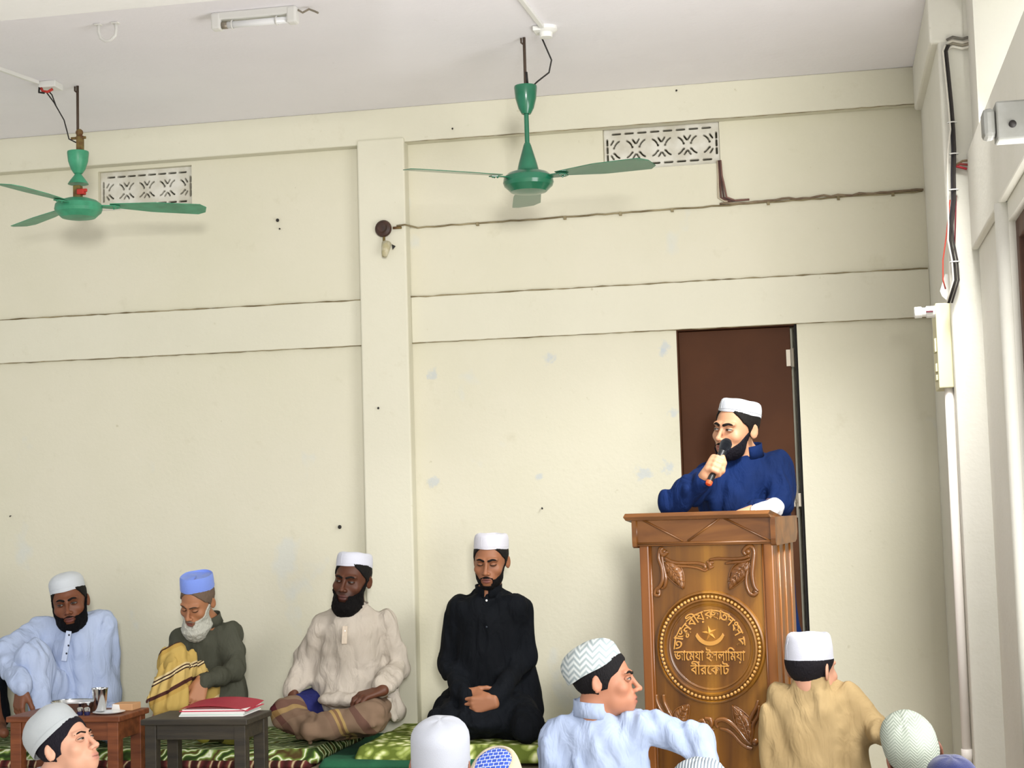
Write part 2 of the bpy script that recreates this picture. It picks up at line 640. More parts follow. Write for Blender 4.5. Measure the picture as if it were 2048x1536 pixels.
def build_head_extras(par, R, o, s, skin, hair='#14110f', hairline=True, brow='#15100d', eyes='open', gaze=(0, 0),
                      beard=None, moustache=None, cap=None, fat=1.0, hair_low=-.055, brow_w=.0052, hair_front=False, no_face=False):
    HF = Field()
    for prim, k, op in head_prims(fat, ears=False):
        HF.add(prim, k, op)
    w2 = lambda v: (v * s) @ R.T + o

    def shell(name, cfun, thick, vox, lo, hi, m, tint=None, jit=0.0, jf=220.0):
        lo, hi = np.array(lo, float), np.array(hi, float)
        n = np.ceil((hi - lo) / vox).astype(int) + 1
        G = np.stack(np.meshgrid(*[lo[i] + np.arange(n[i]) * vox for i in range(3)], indexing='ij'), -1)
        th = thick(G) if callable(thick) else thick
        d = HF.ev(G) - th
        if jit:
            d = d + jit * vnoise(G * np.array([jf, jf, jf * .45]))
        d = np.maximum(d, cfun(G))
        v, q = surface_net(d, lo, vox)
        if len(q) == 0:
            return None
        return np_mesh(name, w2(v), q, m, par)

    hm = mat('hair_' + hair, hair, rough=.75, bump=.5, bscale=260, stretch=(1, 1, .35), spec=.2)
    if hairline:
        def hc(G):
            x, y, z = G[..., 0], G[..., 1], G[..., 2]
            yf = np.interp(z, [-.09, -.034, -.030, -.010, .008, .026, .06, .10], [.036, .034, .004, -.002, -.012, -.036, -.056, -.066])
            yf = yf - (.016 if hair_front else 0)
            c = np.maximum(yf - y, hair_low - z)
            if cap:
                cz = (G - V3(0, .016, 0)) @ cap_rot(**cap)[:, 2]
                c = np.maximum(c, cz - cap.get('z0', .04) - .012)
            return c
        shell('hair', hc, .0062, .0034, (-.10, -.10, -.10), (.10, .13, .14), hm, jit=.0012)
    if not no_face:
        bmx = mat('hair_' + brow, brow, rough=.8, spec=.2)
        for sx in (-1, 1):
            c1, c2, c3 = V3(sx * .012, -.094, .016), V3(sx * .030, -.090, .0225), V3(sx * .049, -.074, .017)
            f1, f2 = cone(c1, c2, brow_w, brow_w), cone(c2, c3, brow_w, .0028)
            shell('eyebrow', lambda G: np.minimum(f1[0](G), f2[0](G)) * 1.0, .0022, .0019,
                  (min(0, sx * .07), -.12, -.005), (max(0, sx * .07), -.05, .04), bmx)
        # eyes: lids, lash line, white and iris lie on one almond form
        for sx in (-1, 1):
            u, vv = 72, 44
            th = np.linspace(0, math.pi, vv)
            ph = np.linspace(0, 2 * math.pi, u, endpoint=False)
            T, PH = np.meshgrid(th, ph, indexing='ij')
            x, y, z = np.sin(T) * np.cos(PH), np.sin(T) * np.sin(PH), np.cos(T)
            X, Z = x.ravel() * .0158, z.ravel() * .0108
            ctr = V3(sx * .031, -.0790, -.0015)
            pts = np.stack([X, y.ravel() * .0125 + (x.ravel() * sx) ** 2 * .002 + sx * x.ravel() * .003, Z], 1) + ctr
            ids = np.arange(u * vv).reshape(vv, u)
            q = np.stack([ids[:-1], np.roll(ids[:-1], -1, 1), np.roll(ids[1:], -1, 1), ids[1:]], -1).reshape(-1, 4)
            sk = np.array(srgb(skin)[:3])
            col = np.repeat((sk * .80)[None], len(pts), 0)
            al = np.clip(1 - (X / .0140) ** 2, 0, 1)
            up, lowr = {'open': (.0042, -.0040), 'narrow': (.0026, -.0036), 'closed': (-.0030, -.0042)}[eyes]
            inside = (Z < up * al ** .6) & (Z > lowr * al ** .7) & (np.abs(X) < .0140)
            col[inside] = np.array((.30, .27, .25)) * (.35 + 1.1 * sk[0])
            iris = inside & ((X - gaze[0]) ** 2 + (Z - gaze[1]) ** 2 < .0066 ** 2)
            col[iris] = (.022, .012, .008)
            lash = (np.abs(Z - up * al ** .6) < (.0016 if eyes != 'closed' else .0020)) & (np.abs(X) < .0150)
            col[lash] = (.015, .011, .009)
            if eyes == 'closed':
                col[inside] = (.02, .014, .012)
            np_mesh('eye', w2(pts), q, vcol_mat('eye_surface', rough=.45, spec=.3), par, col)
    if moustache:
        mm = mat('hair_' + moustache, moustache, rough=.85, bump=.5, bscale=260, spec=.15)
        a = V3(0, -.103, -.0575)
        fs = [cone(a, (sx * .025, -.090, -.066), .0058, .0040) for sx in (-1, 1)]
        fs += [cone((sx * .025, -.090, -.066), (sx * .031, -.080, -.088), .0045, .0042) for sx in (-1, 1)]
        shell('moustache', lambda G: np.minimum.reduce([f[0](G) for f in fs]), .0030, .0022,
              (-.05, -.125, -.10), (.05, -.06, -.04), mm, jit=.0008)
    if beard:
        bm_ = mat('hair_' + beard['c'], beard['c'], rough=.85, bump=.6, bscale=240, stretch=(1, 1, .35), spec=.15)
        ln, wd, tk = beard.get('len', .02), beard.get('w', 1.0), beard.get('t', .008)
        top = beard.get('top', -.060)
        lipgap = beard.get('gap', True)

        def bc(G):
            x, y, z = G[..., 0], G[..., 1], G[..., 2]
            ax = np.abs(x)
            # the upper edge runs from the sideburn down along the cheek to the mouth corner and under the lip
            edge = np.where(ax > .028, top + np.clip((y + .075) / .075, 0, 1.2) * (.062 + beard.get('cheek', 0)), beard.get('lip', -.090))
            edge = np.where((ax > .020) & (ax <= .028), top - .018, edge)
            c = np.maximum(z - edge, y - .008 - np.clip((z + .04), -.1, .1) * .15)
            return c

        def th(G):
            z, x, y = G[..., 2], G[..., 0], G[..., 1]
            return tk + ln * np.clip((-.070 - z) / .05, 0, 1) ** 1.2
        HF2 = HF.ops
        if ln > .012:
            HF.add(ell((0, -.060, -.105 - ln * .5), (.040 * wd, .032, .030 + ln * .6)), .02)
            HF.add(ell((0, -.022, -.095 - ln * .2), (.050 * wd, .034, .026 + ln * .4)), .02)
        shell('beard', bc, th, .0034, (-.10, -.16, -.22), (.10, .05, .03), bm_, jit=beard.get('jit', .0022), jf=150)
    if cap:
        make_cap(par, R, o, s, **cap)


def cap_rot(tilt=8, yaw=0, brim_roll=0, **kw):
    return np.array(Matrix.Rotation(math.radians(yaw), 3, 'Z') @ Matrix.Rotation(math.radians(brim_roll), 3, 'Y') @ Matrix.Rotation(math.radians(-tilt), 3, 'X'))


def make_cap(par, R, o, s, kind='kufi', color='#e9ebf2', h=.062, tilt=8, z0=.040, flare=1.0, name='cap', top='#e9ebf2', m=None,
             yaw=0, zig=False, seams=True, brim_roll=0, wide=1.0, disc=None, soft=True, band=.42):
    """prayer cap: upright band with a seam, crown with a shallow fold"""
    Rt = cap_rot(tilt, yaw, brim_roll)
    M4 = Matrix.Translation(Vector(o)) @ Matrix((R * s).tolist()).to_4x4() @ Matrix.Translation(Vector((0, .016, 0))) @ Matrix(Rt.tolist()).to_4x4()
    cm = m or mat('cap_cloth_' + color, color, rough=.9, bump=.25, bscale=500, sheen=.2, spec=.1)
    SX, SY = .0805 * wide, .0990 * wide
    b = MB()
    zt = z0 + h
    if kind == 'kufi':
        prof = [(.955, z0 + .002), (.99, z0), (1.0, z0 + .004), (.997 * flare ** .5, z0 + h * .5)]
        prof += [(.975 * flare, zt - .006), (.94 * flare, zt)] if not soft else [(.975 * flare, z0 + h * .74), (.935 * flare, z0 + h * .88), (.87 * flare, z0 + h * .96), (.78 * flare, zt)]
    else:
        hb = h * band
        prof = [(.955, z0 + .002), (.99, z0), (1.0, z0 + .004), (1.0, z0 + hb * .5)]
        prof += [(max(.03, math.cos(t) ** .75), z0 + hb + (h - hb) * math.sin(t)) for t in [math.radians(x) for x in (0, 15, 30, 45, 58, 70, 80, 88)]]
    seg = 56
    pr = [(r, z) for r, z in prof]
    bm = b.bm
    rings = []

    def ring(rf, zf, fold=0.0):
        rr = []
        for k in range(seg):
            a = 2 * math.pi * k / seg
            x, y = math.cos(a), math.sin(a)
            wob = .004 * math.sin(3 * a + 1) + .003 * math.sin(7 * a)
            z = zf
            if fold:
                z -= fold * (1 - abs(x)) * .012
            rr.append(bm.verts.new(M4 @ Vector((x * SX * rf * (1 + wob), y * SY * rf * (1 + wob), z + .0012 * math.sin(5 * a)))))
        return rr
    for r, z in pr:
        rings.append(ring(r, z))
    nb = len(rings)
    if kind == 'kufi':
        tops = [((.90 if not soft else .72) * flare, zt - (.003 if not soft else -.001)), (.6, zt - .008), (.25, zt - .006), (.05, zt - .006)]
        for r, z in tops:
            rings.append(ring(r, z, 1.0))
    for A, B in zip(rings, rings[1:]):
        for k in range(seg):
            bm.faces.new((A[k], A[(k + 1) % seg], B[(k + 1) % seg], B[k]))
    bm.faces.new(rings[-1])
    ob = b.build(name, cm, par, auto=50)
    if seams:
        sm = MB()
        pts = []
        for k in range(seg + 1):
            a = 2 * math.pi * k / seg
            pts.append(M4 @ Vector((math.cos(a) * SX * 1.004, math.sin(a) * SY * 1.004, z0 + (.012 if kind == 'kufi' else .018))))
        sm.tube(pts, .0008 * s, seg=5, cap=False)
        if kind == 'kufi':
            for a in (-1.9, 1.2):
                sm.tube([M4 @ Vector((math.cos(a) * SX * 1.003 * (1 if t < .7 else .96 * flare), math.sin(a) * SY * 1.003 * (1 if t < .7 else .96 * flare), z0 + h * t)) for t in (.02, .3, .6, .85)], .0008 * s, seg=5)
        sm.build('seam', cm, ob, smooth=True)
    if disc:
        db = MB()
        db.lathe([(.0, zt + .0035), (.030, zt + .0035), (.054, zt + .002), (.060, zt - .001), (.060, zt - .006), (0, zt - .006)], M4, seg=40, sy=1.2)
        db.build('embroidered_crown', disc, ob, smooth=True)
    return M4, ob

# ------------------------------------------------------------------ the room
def wall_mat(name, hexc, hex2, stain, scale=1.3, stain_amt=0.55, patch=None, spots=()):
    m, nt, b = new_mat(name)
    N, Lk = nt.nodes.new, nt.links.new
    tc = N('ShaderNodeTexCoord')
    b.inputs['Roughness'].default_value = .85
    b.inputs['Specular IOR Level'].default_value = .2

    def noise(sc, det=5, rough=.55, st=(1, 1, 1)):
        mp = N('ShaderNodeMapping')
        mp.inputs['Scale'].default_value = st
        Lk(tc.outputs['Object'], mp.inputs[0])
        n = N('ShaderNodeTexNoise')
        n.inputs['Scale'].default_value, n.inputs['Detail'].default_value, n.inputs['Roughness'].default_value = sc, det, rough
        Lk(mp.outputs[0], n.inputs['Vector'])
        return n

    def mix(fac, a, c2):
        x = N('ShaderNodeMix')
        x.data_type = 'RGBA'
        Lk(fac, x.inputs[0])
        if isinstance(a, tuple):
            x.inputs[6].default_value = a
        else:
            Lk(a, x.inputs[6])
        x.inputs[7].default_value = c2
        return x.outputs[2]

    def ramp(n, lo, hi, amt=1.0):
        r = N('ShaderNodeMapRange')
        r.inputs[1].default_value, r.inputs[2].default_value = lo, hi
        r.inputs[4].default_value = amt
        Lk(n.outputs[0], r.inputs[0])
        return r.outputs[0]
    c = mix(ramp(noise(scale), .40, .68, .8), srgb(hexc), srgb(hex2))
    c = mix(ramp(noise(6.0, 6, .7), .60, .78, stain_amt * .5), c, srgb(stain))
    c = mix(ramp(noise(26.0, 3, .5), .72, .80, stain_amt), c, srgb(stain))
    if patch:
        c = mix(ramp(noise(2.3, 4, .6, (1, 1, .8)), .64, .70, .45), c, srgb(patch))
    for px_, py_, rad in spots:                      # places where old paint shows through
        q = P(px_, py_, 0)
        ds = N('ShaderNodeVectorMath')
        ds.operation = 'DISTANCE'
        ds.inputs[1].default_value = tuple(q)
        Lk(tc.outputs['Object'], ds.inputs[0])
        ad = N('ShaderNodeMath')
        ad.operation = 'MULTIPLY_ADD'
        ad.inputs[1].default_value = rad * 2.6
        Lk(noise(22, 5, .65).outputs[0], ad.inputs[0])
        Lk(ds.outputs['Value'], ad.inputs[2])
        mr = N('ShaderNodeMapRange')
        mr.inputs[1].default_value, mr.inputs[2].default_value = rad * 1.9, rad * 1.5
        mr.inputs[3].default_value, mr.inputs[4].default_value = 0, .55
        Lk(ad.outputs[0], mr.inputs[0])
        c = mix(mr.outputs[0], c, srgb('#b9c3cc'))
    Lk(c, b.inputs['Base Color'])
    n2 = noise(45, 4)
    bp = N('ShaderNodeBump')
    bp.inputs['Strength'].default_value = .12
    bp.inputs['Distance'].default_value = .01
    Lk(n2.outputs[0], bp.inputs['Height'])
    Lk(bp.outputs[0], b.inputs['Normal'])
    return m


M_WALL = wall_mat('cream_limewash', '#dad6c2', '#d4d1ba', '#b3ac8c', patch='#cdd3d2', spots=[(1330, 692, .05), (1326, 705, .035), (1098, 718, .045), (868, 750, .05), (868, 965, .05), (1080, 955, .03), (1345, 830, .04), (1285, 945, .06), (1335, 935, .05)])
M_TRIM = wall_mat('cream_limewash_beam', '#dbd8c5', '#d5d2be', '#b6af90')
M_CEIL = wall_mat('white_distemper', '#f7f5fa', '#f1eff4', '#d8d4d2', stain_amt=.2)
M_WHITE = wall_mat('white_limewash', '#e4e2d8', '#dbdacd', '#b9b59d', stain_amt=.35)
M_BEAM = wall_mat('white_beam_paint', '#f3f3f1', '#ecece8', '#cfcdc4', stain_amt=.2)
M_DRAB = mat('drab_brown', '#6a5d42', rough=.95, hex2='#a39878', scale=9, stretch=(1, 1, 1))  # mottled drab brown for the edge lines and the wall cable
M_FLOOR = mat('pale_floor', '#cfc9bd', rough=.7, hex2='#c2bbad', scale=3, bump=.2)
M_DOOR = mat('brown_door_paint', '#4d2d18', rough=.6, hex2='#432614', scale=3, bump=.06, bscale=30, spec=.15)
M_DARK = mat('dark_gap', '#171311', rough=.8)
M_STEELDULL = mat('dull_steel', '#9a9284', rough=.45, metal=.6)

XL, XR, YB, ZF, ZC = -6.5, 0.464, 0.0, -0.05, 2.95
PIER_Y, WX = -1.08, 0.57
struct(box_obj('floor', (XL, -8.6, ZF - .1), (1.2, .3, ZF), M_FLOOR))
struct(box_obj('ceiling', (XL, -10.5, ZC), (1.2, .3, ZC + .15), M_CEIL))


def slab(name, us, vs, holes, m, mk):
    """wall of cells with openings: us, vs break lines, holes = rectangles left out"""
    us = sorted(set(us + [h[i] for h in holes for i in (0, 1)]))
    vs = sorted(set(vs + [h[i] for h in holes for i in (2, 3)]))
    b = MB()
    for u0, u1 in zip(us, us[1:]):
        for v0, v1 in zip(vs, vs[1:]):
            cu, cv = (u0 + u1) / 2, (v0 + v1) / 2
            if any(h[0] < cu < h[1] and h[2] < cv < h[3] for h in holes):
                continue
            b.box(*mk(u0, u1, v0, v1))
    bmesh.ops.remove_doubles(b.bm, verts=b.bm.verts, dist=1e-5)
    seen = {}
    for f in list(b.bm.faces):
        key = tuple(round(c, 4) for c in f.calc_center_median())
        seen.setdefault(key, []).append(f)
    bmesh.ops.delete(b.bm, geom=[f for l in seen.values() if len(l) > 1 for f in l], context='FACES')
    return b.build(name, m)


vr0, vr1 = P(1205, 262, 0), P(1441, 326, 0)
vl0, vl1 = P(190, 338, 0), P(383, 412, 0)
VENT_R = (vr0[0], vr1[0], vr1[2], vr0[2] + .012)
VENT_L = (P(196, 340, 0)[0], P(383, 330, 0)[0], P(383, 410, 0)[2], P(383, 330, 0)[2])
DOOR = (P(1352, 658, 0)[0], P(1593, 650, 0)[0], ZF, 1.877)
wb = struct(slab('wall_back', [XL, 1.2], [ZF, ZC], [DOOR, VENT_R, VENT_L], M_WALL,
                 lambda a, b, c, d: ((a, 0, c), (b, .13, d))))
struct(box_obj('wall_back', (XL, .13, ZF), (1.2, .25, ZC), M_WALL))
# beams, columns and bands that stand proud of the bays
BEAM_Z = 2.787
CX0, CX1 = P(720, 602, -.08)[0], P(815, 602, -.08)[0]
struct(box_obj('trim_1', (XL, -.065, BEAM_Z), (XR, 0, ZC), M_TRIM, bev=.006))
struct(box_obj('trim_2', (CX0, -.08, ZF), (CX1, 0, BEAM_Z + .02), M_TRIM, bev=.008))
B0, B1 = 1.874, 2.083
struct(box_obj('trim_3', (XL, -.018, B0), (CX0, 0, B1), M_TRIM, bev=.004))
struct(box_obj('trim_4', (CX1, -.018, B0), (XR, 0, B1), M_TRIM, bev=.004))


def edge_line(name, x0, x1, z, y, r=.0032, seed=0):
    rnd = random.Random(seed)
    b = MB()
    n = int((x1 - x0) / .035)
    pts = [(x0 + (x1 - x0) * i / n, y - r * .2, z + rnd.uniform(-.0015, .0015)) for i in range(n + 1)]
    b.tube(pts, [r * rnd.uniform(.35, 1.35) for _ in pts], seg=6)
    return b.build(name, M_DRAB, smooth=True)


struct(edge_line('trim_5', XL, CX0, B1, -.018, seed=1))
struct(edge_line('trim_6', CX1, XR - .005, B1, -.018, seed=2))
struct(edge_line('trim_7', CX1, XR - .005, B0 - .001, -.016, r=.002, seed=3))
struct(edge_line('trim_8', XL, CX0, B0 - .001, -.016, r=.0022, seed=4))
struct(edge_line('trim_9', CX1, XR - .005, BEAM_Z - .001, -.063, r=.0016, seed=5))

# right wall: pier by the corner, then the wall with the big window and the openings above the lintel band
struct(box_obj('wall_right', (XR, PIER_Y, ZF), (.85, 0, ZC), M_WHITE, bev=.01))
WIN = (-4.2, -2.02, .35, 1.93)
CLR = (-4.2, -1.32, 2.36, 2.84)
struct(slab('wall_right', [-5.0, PIER_Y], [ZF, ZC], [WIN, CLR], M_WHITE,
            lambda a, b, c, d: ((WX, a, c), (WX + .2, b, d))))
struct(box_obj('trim_10', (.545, -5.0, 1.99), (WX, PIER_Y, 2.345), M_WHITE, bev=.006))
struct(box_obj('trim_11', (XR - .03, PIER_Y - .002, BEAM_Z - .03), (XR + .1, -.06, ZC), M_WHITE, bev=.01))
# ceiling beam across the hall
BZ = P(240, 22, -2.3)[2]
struct(box_obj('trim_12', (XL, -2.75, BZ), (-.9 - .35, -2.3, ZC), M_BEAM, bev=.012))
# rounded plaster edge beside the window and the brown window frame
b = MB()
b.tube([(WX - .004, WIN[1] + .035, ZF), (WX - .004, WIN[1] + .035, 1.99)], .032, seg=14)
struct(b.build('trim_13', M_WHITE, smooth=True))
M_FRAME = mat('window_frame_paint', '#5a3a28', rough=.6, hex2='#472c1e', scale=12)
win = struct(empty('window_1', (WX + .1, (WIN[0] + WIN[1]) / 2, WIN[2])))
fy0, fy1, fz0, fz1 = WIN
for lo, hi in (((WX + .02, fy1 - .06, fz0), (WX + .10, fy1, fz1)), ((WX + .02, fy0, fz0), (WX + .10, fy0 + .06, fz1)),
               ((WX + .02, fy0 + .06, fz1 - .06), (WX + .10, fy1 - .06, fz1)), ((WX + .02, fy0 + .06, fz0), (WX + .10, fy1 - .06, fz0 + .06)),
               ((WX + .03, (fy0 + fy1) / 2 - .03, fz0 + .06), (WX + .09, (fy0 + fy1) / 2 + .03, fz1 - .06))):
    box_obj('frame', lo, hi, M_FRAME, win, bev=.004)
for i in range(10):
    y = fy0 + .2 + (fy1 - fy0 - .4) * i / 9
    b = MB()
    b.tube([(WX + .06, y, fz0 + .06), (WX + .06, y, fz1 - .06)], .006, seg=6)
    b.build('bar', M_FRAME, win, smooth=True)

# door in its recess
dr = struct(empty('door_1', ((DOOR[0] + DOOR[1]) / 2, .05, ZF)))
box_obj('leaf', (DOOR[0] + .006, .030, ZF + .004), (DOOR[1] - .030, .062, DOOR[3] - .010), M_DOOR, dr, bev=.003)
for lo, hi in (((DOOR[0], .004, ZF), (DOOR[0] + .006, .08, DOOR[3])), ((DOOR[1] - .012, .02, ZF), (DOOR[1], .08, DOOR[3])),
               ((DOOR[0] + .006, .004, DOOR[3] - .008), (DOOR[1] - .012, .08, DOOR[3]))):
    box_obj('frame', lo, hi, M_DARK if lo[0] > DOOR[0] + .1 else M_DOOR, dr)
for zz in (P(1588, 715, .02)[2],):
    b = MB()
    b.tube([(DOOR[1] - .024, .022, zz - .04), (DOOR[1] - .024, .022, zz + .04)], .008, seg=8)
    b.box((DOOR[1] - .05, .024, zz - .036), (DOOR[1] - .024, .030, zz + .036))
    b.build('hinge', M_STEELDULL, dr)
zz = P(1597, 1000, .02)[2]
b = MB()
b.box((DOOR[1] - .055, .018, zz - .03), (DOOR[1] - .012, .030, zz + .03), bev=.003)
b.tube([(DOOR[1] - .03, .012, zz - .075), (DOOR[1] - .03, .012, zz + .06)], .006, seg=8)
b.tube([(DOOR[1] - .03, .012, zz), (DOOR[1] - .03, -.012, zz - .01)], .005, seg=8)
b.build('bolt', M_STEELDULL, dr)


# pierced cement ventilators
def vent(rect, label, x_shift=0):
    x0, x1, z0, z1 = rect
    W, H, T = x1 - x0, z1 - z0, .03
    vox = .0032
    us, ws, vs = np.arange(-2 * vox, W + 2 * vox, vox), np.arange(-2 * vox, T + 3 * vox, vox), np.arange(-2 * vox, H + 2 * vox, vox)
    U, Wd, V = np.meshgrid(us, ws, vs, indexing='ij')
    d = np.maximum.reduce([-U, U - W, -V, V - H, -Wd, Wd - T])
    holes = np.full(U[:, 0, :].shape, 1.0)
    u2, v2 = U[:, 0, :], V[:, 0, :]

    def seg(a, bb, r):
        a, bb = np.array(a), np.array(bb)
        ab = bb - a
        t = np.clip(((u2 - a[0]) * ab[0] + (v2 - a[1]) * ab[1]) / (ab @ ab + 1e-12), 0, 1)
        return np.hypot(u2 - a[0] - t * ab[0], v2 - a[1] - t * ab[1]) - r
    n = 8
    for i in range(n):
        c = .03 + (W - .06) * (i + .5) / n
        for zz in (H - .026, .026):
            holes = np.minimum(holes, seg((c - .017, zz), (c + .017, zz), .0042))
    for xx in (.016, W - .016):
        for i in range(3):
            c = .045 + (H - .09) * (i + .5) / 3
            holes = np.minimum(holes, seg((xx, c - .012), (xx, c + .012), .0045))
    for k in range(4):
        cu, cv = .03 + (W - .06) * (k + .5) / 4, H / 2
        R0 = min(H * .27, (W - .06) / 8 * .72)
        for a0, a1 in ((25, 65), (115, 155), (205, 245), (295, 335)):
            aa = np.radians(np.linspace(a0, a1, 5))
            for p, q in zip(aa, aa[1:]):
                holes = np.minimum(holes, seg((cu + R0 * math.cos(p), cv + R0 * math.sin(p)), (cu + R0 * math.cos(q), cv + R0 * math.sin(q)), .0036))
        for s1 in (-1, 1):
            for s2 in (-1, 1):
                holes = np.minimum(holes, seg((cu + s1 * R0 * 1.05, cv + s2 * R0 * 1.02), (cu + s1 * R0 * 1.32, cv + s2 * R0 * .60), .0038))
            holes = np.minimum(holes, seg((cu + s1 * R0 * 1.0, cv + .008), (cu + s1 * R0 * 1.0, cv + .009), .005))
            holes = np.minimum(holes, seg((cu + s1 * R0 * 1.0, cv - .016), (cu + s1 * R0 * 1.0, cv - .0161), .005))
    d = np.maximum(d, -holes[:, None, :])
    v, q = surface_net(d, np.array([us[0], ws[0], vs[0]]), vox)
    v = v + np.array([x0, .022, z0])
    o = np_mesh('ventilator', v, q, M_VENT, smooth=False)
    return tag(o, label, 'vent', 'pierced ventilators under the beam')


M_VENT = mat('vent_cement', '#dcdad0', rough=.9, hex2='#c7c3b4', scale=14)
vent(VENT_R, 'pierced white cement ventilator high on the wall above the door bay')
vent(VENT_L, 'pierced cream cement ventilator behind the left green fan')

# raised platform along the back wall
struct(box_obj('platform', (XL, -.86, ZF), (-.95, -.002, .10), mat('platform_cement', '#8b7f68', rough=.85, hex2='#776b55', scale=5), bev=.008))

# ------------------------------------------------------------------ things on ceiling and walls
M_GREEN = mat('fan_enamel_green', '#1f6f51', rough=.25, hex2='#1b6347', scale=10, spec=.5, coat=.3)
M_GREEN2 = mat('fan_enamel_pale_green', '#47a07a', rough=.4, hex2='#3a8563', scale=14, spec=.4)
M_ROD = mat('iron_rod', '#4a3c31', rough=.7)
M_CABLE = mat('black_cable', '#23201e', rough=.6)
M_PVC = mat('white_plastic', '#e8e8e4', rough=.45)
M_RUST = mat('rusty_clamp', '#5b3a22', rough=.8, hex2='#7a6a3a', scale=40)
M_RED = mat('red_tape', '#b8352c', rough=.7)


def ceiling_fan(hook, zs, az, mg, label, dirty=False):
    """zs: heights of canopy top, canopy bottom, lower cup top, cup bottom, motor top, motor bottom"""
    x, y, z = hook
    zt, zb, lt, lb, mt, mbm = zs
    t = thing('ceiling_fan', label, 'fan', (x, y, mbm), 'green ceiling fans')
    b = MB()
    b.tube([(x, y, z), (x, y, zb)], .006, seg=8)
    b.tube([(x - .012, y, z - .002), (x - .012, y, z - .02), (x, y, z - .03)], .004, seg=6)
    b.build('hook_rod', M_ROD, t, smooth=True)
    T = Matrix.Translation((x, y, 0))
    b = MB()
    hh = zt - zb
    b.lathe([(.037, zt), (.044, zt), (.045, zt - .006), (.041, zt - hh * .45), (.030, zt - hh * .8), (.018, zb), (.012, zb), (.012, zb + .01), (.030, zt - hh * .7), (.037, zt - .006), (.037, zt)], T)
    b.build('canopy', mg, t, auto=40)
    b = MB()
    b.lathe([(0, zb + .02), (.0095, zb + .02), (.0095, lt), (0, lt)], T, seg=16)
    b.build('down_rod', mg, t, auto=40)
    b = MB()
    h2 = lt - lb
    b.lathe([(.0, lt + .012), (.011, lt + .012), (.016, lt), (.026, lt - h2 * .35), (.036, lt - h2 * .7), (.043, lb), (.036, lb), (0, lb + .004)], T)
    b.build('lower_cup', mg, t, auto=40)
    b = MB()
    h3 = mt - mbm
    b.lathe([(0, mt + .012), (.048, mt + .010), (.078, mt), (.095, mt - h3 * .18), (.099, mt - h3 * .45), (.094, mt - h3 * .62), (.088, mt - h3 * .68), (.07, mbm + h3 * .10), (.03, mbm), (0, mbm)], T, seg=40)
    b.build('motor_housing', mg, t, auto=30)
    for k in range(3):
        a = math.radians(az + 120 * k)
        Mb = Matrix.Translation((x, y, mt - h3 * .25)) @ Matrix.Rotation(a, 4, 'Z') @ Matrix.Rotation(math.radians(-11), 4, 'X')
        b = MB()
        n = 14
        up, lo = [], []
        for i in range(n + 1):
            f = i / n
            r = .128 + .40 * f
            w = .026 + .032 * min(1, f * 2.2) + .006 * f - (.03 * max(0, (f - .93) / .07))
            up.append((r, w * .9, -.012 * f + .004))
            lo.append((r, -w, -.012 * f))
        b.poly(up + lo[::-1], .0025, (0, 0, 1), Mb)
        bl = b.build('blade', mg, t)
        b = MB()
        b.poly([(.085, -.014, 0), (.15, -.024, -.004), (.17, -.012, -.004), (.17, .012, -.002), (.15, .024, 0), (.085, .014, 0)], -.004, (0, 0, 1), Mb)
        for u, v_ in ((.145, .012), (.145, -.012), (.16, 0)):
            b.ball((u, v_, -.007), .004, Mb, 6, 4)
        b.build('blade_bracket', mg, bl)
    return t


def zpx(x, y, Y):
    return P(x, y, Y)[2]


hk = P(1048, 75, -.955)
f1 = ceiling_fan((hk[0], hk[1], ZC), [zpx(1055, v, -.955) for v in (172, 228, 292, 342, 347, 388)], -18, M_GREEN,
                 'dark green ceiling fan hanging in front of the right bay')
b = MB()
cw = [(hk[0] + .078, hk[1] - .05, ZC - .02), P(1092, 95, -.99), P(1103, 120, -.98), P(1098, 145, -.97), P(1075, 163, -.96), (hk[0] + .012, hk[1], zpx(1058, 180, -.955))]
b.tube(cw, .0032, seg=6)
b.tube([(hk[0] + .006, hk[1] - .006, ZC - .14), (hk[0] + .008, hk[1], zpx(1050, 170, -.955))], .005, seg=6)
b.build('wire', M_CABLE, f1, smooth=True)

hk2 = P(155, 172, -.817)
f2 = ceiling_fan((hk2[0], hk2[1], ZC), [zpx(160, v, -.817) for v in (303, 347, 350, 368, 402, 439)], 25, M_GREEN2,
                 'pale green ceiling fan with red taped joint near the left edge')
b = MB()
T = Matrix.Translation((hk2[0] + .01, hk2[1], 0))
z0_, z1_ = zpx(157, 303, -.817), zpx(157, 262, -.817)
b.box((-.014, -.012, z0_), (.014, .012, z1_ - .02), T, bev=.004)
b.tube([(hk2[0] - .03, hk2[1], z1_ - .03), (hk2[0] + .035, hk2[1], z1_ - .03)], .006, seg=8)
b.ball((hk2[0] + .012, hk2[1] - .01, z1_ - .01), .016)
b.build('shackle', M_RUST, f2)
b = MB()
zz = zpx(160, 385, -.817)
b.box((hk2[0] - .018, hk2[1] - .016, zz - .05), (hk2[0] + .014, hk2[1] + .016, zz + .03), bev=.004)
b.build('joint_clamp', M_RUST, f2)
b = MB()
b.box((hk2[0] + .002, hk2[1] - .022, zz - .012), (hk2[0] + .034, hk2[1] + .006, zz + .012), Matrix.Identity(4), bev=.004)
b.box((hk2[0] + .028, hk2[1] - .018, zz - .002), (hk2[0] + .046, hk2[1] - .008, zz + .012), bev=.003)
b.build('red_tape', M_RED, f2)
b = MB()
b.tube([P(88, 178, -.86), P(108, 205, -.85), P(128, 240, -.83), P(134, 262, -.82), P(138, 278, -.82), P(152, 285, -.817)], .003, seg=6)
b.tube([P(92, 176, -.86), P(104, 190, -.85), P(112, 212, -.85)], .003, seg=6)
b.build('wire', M_CABLE, f2, smooth=True)

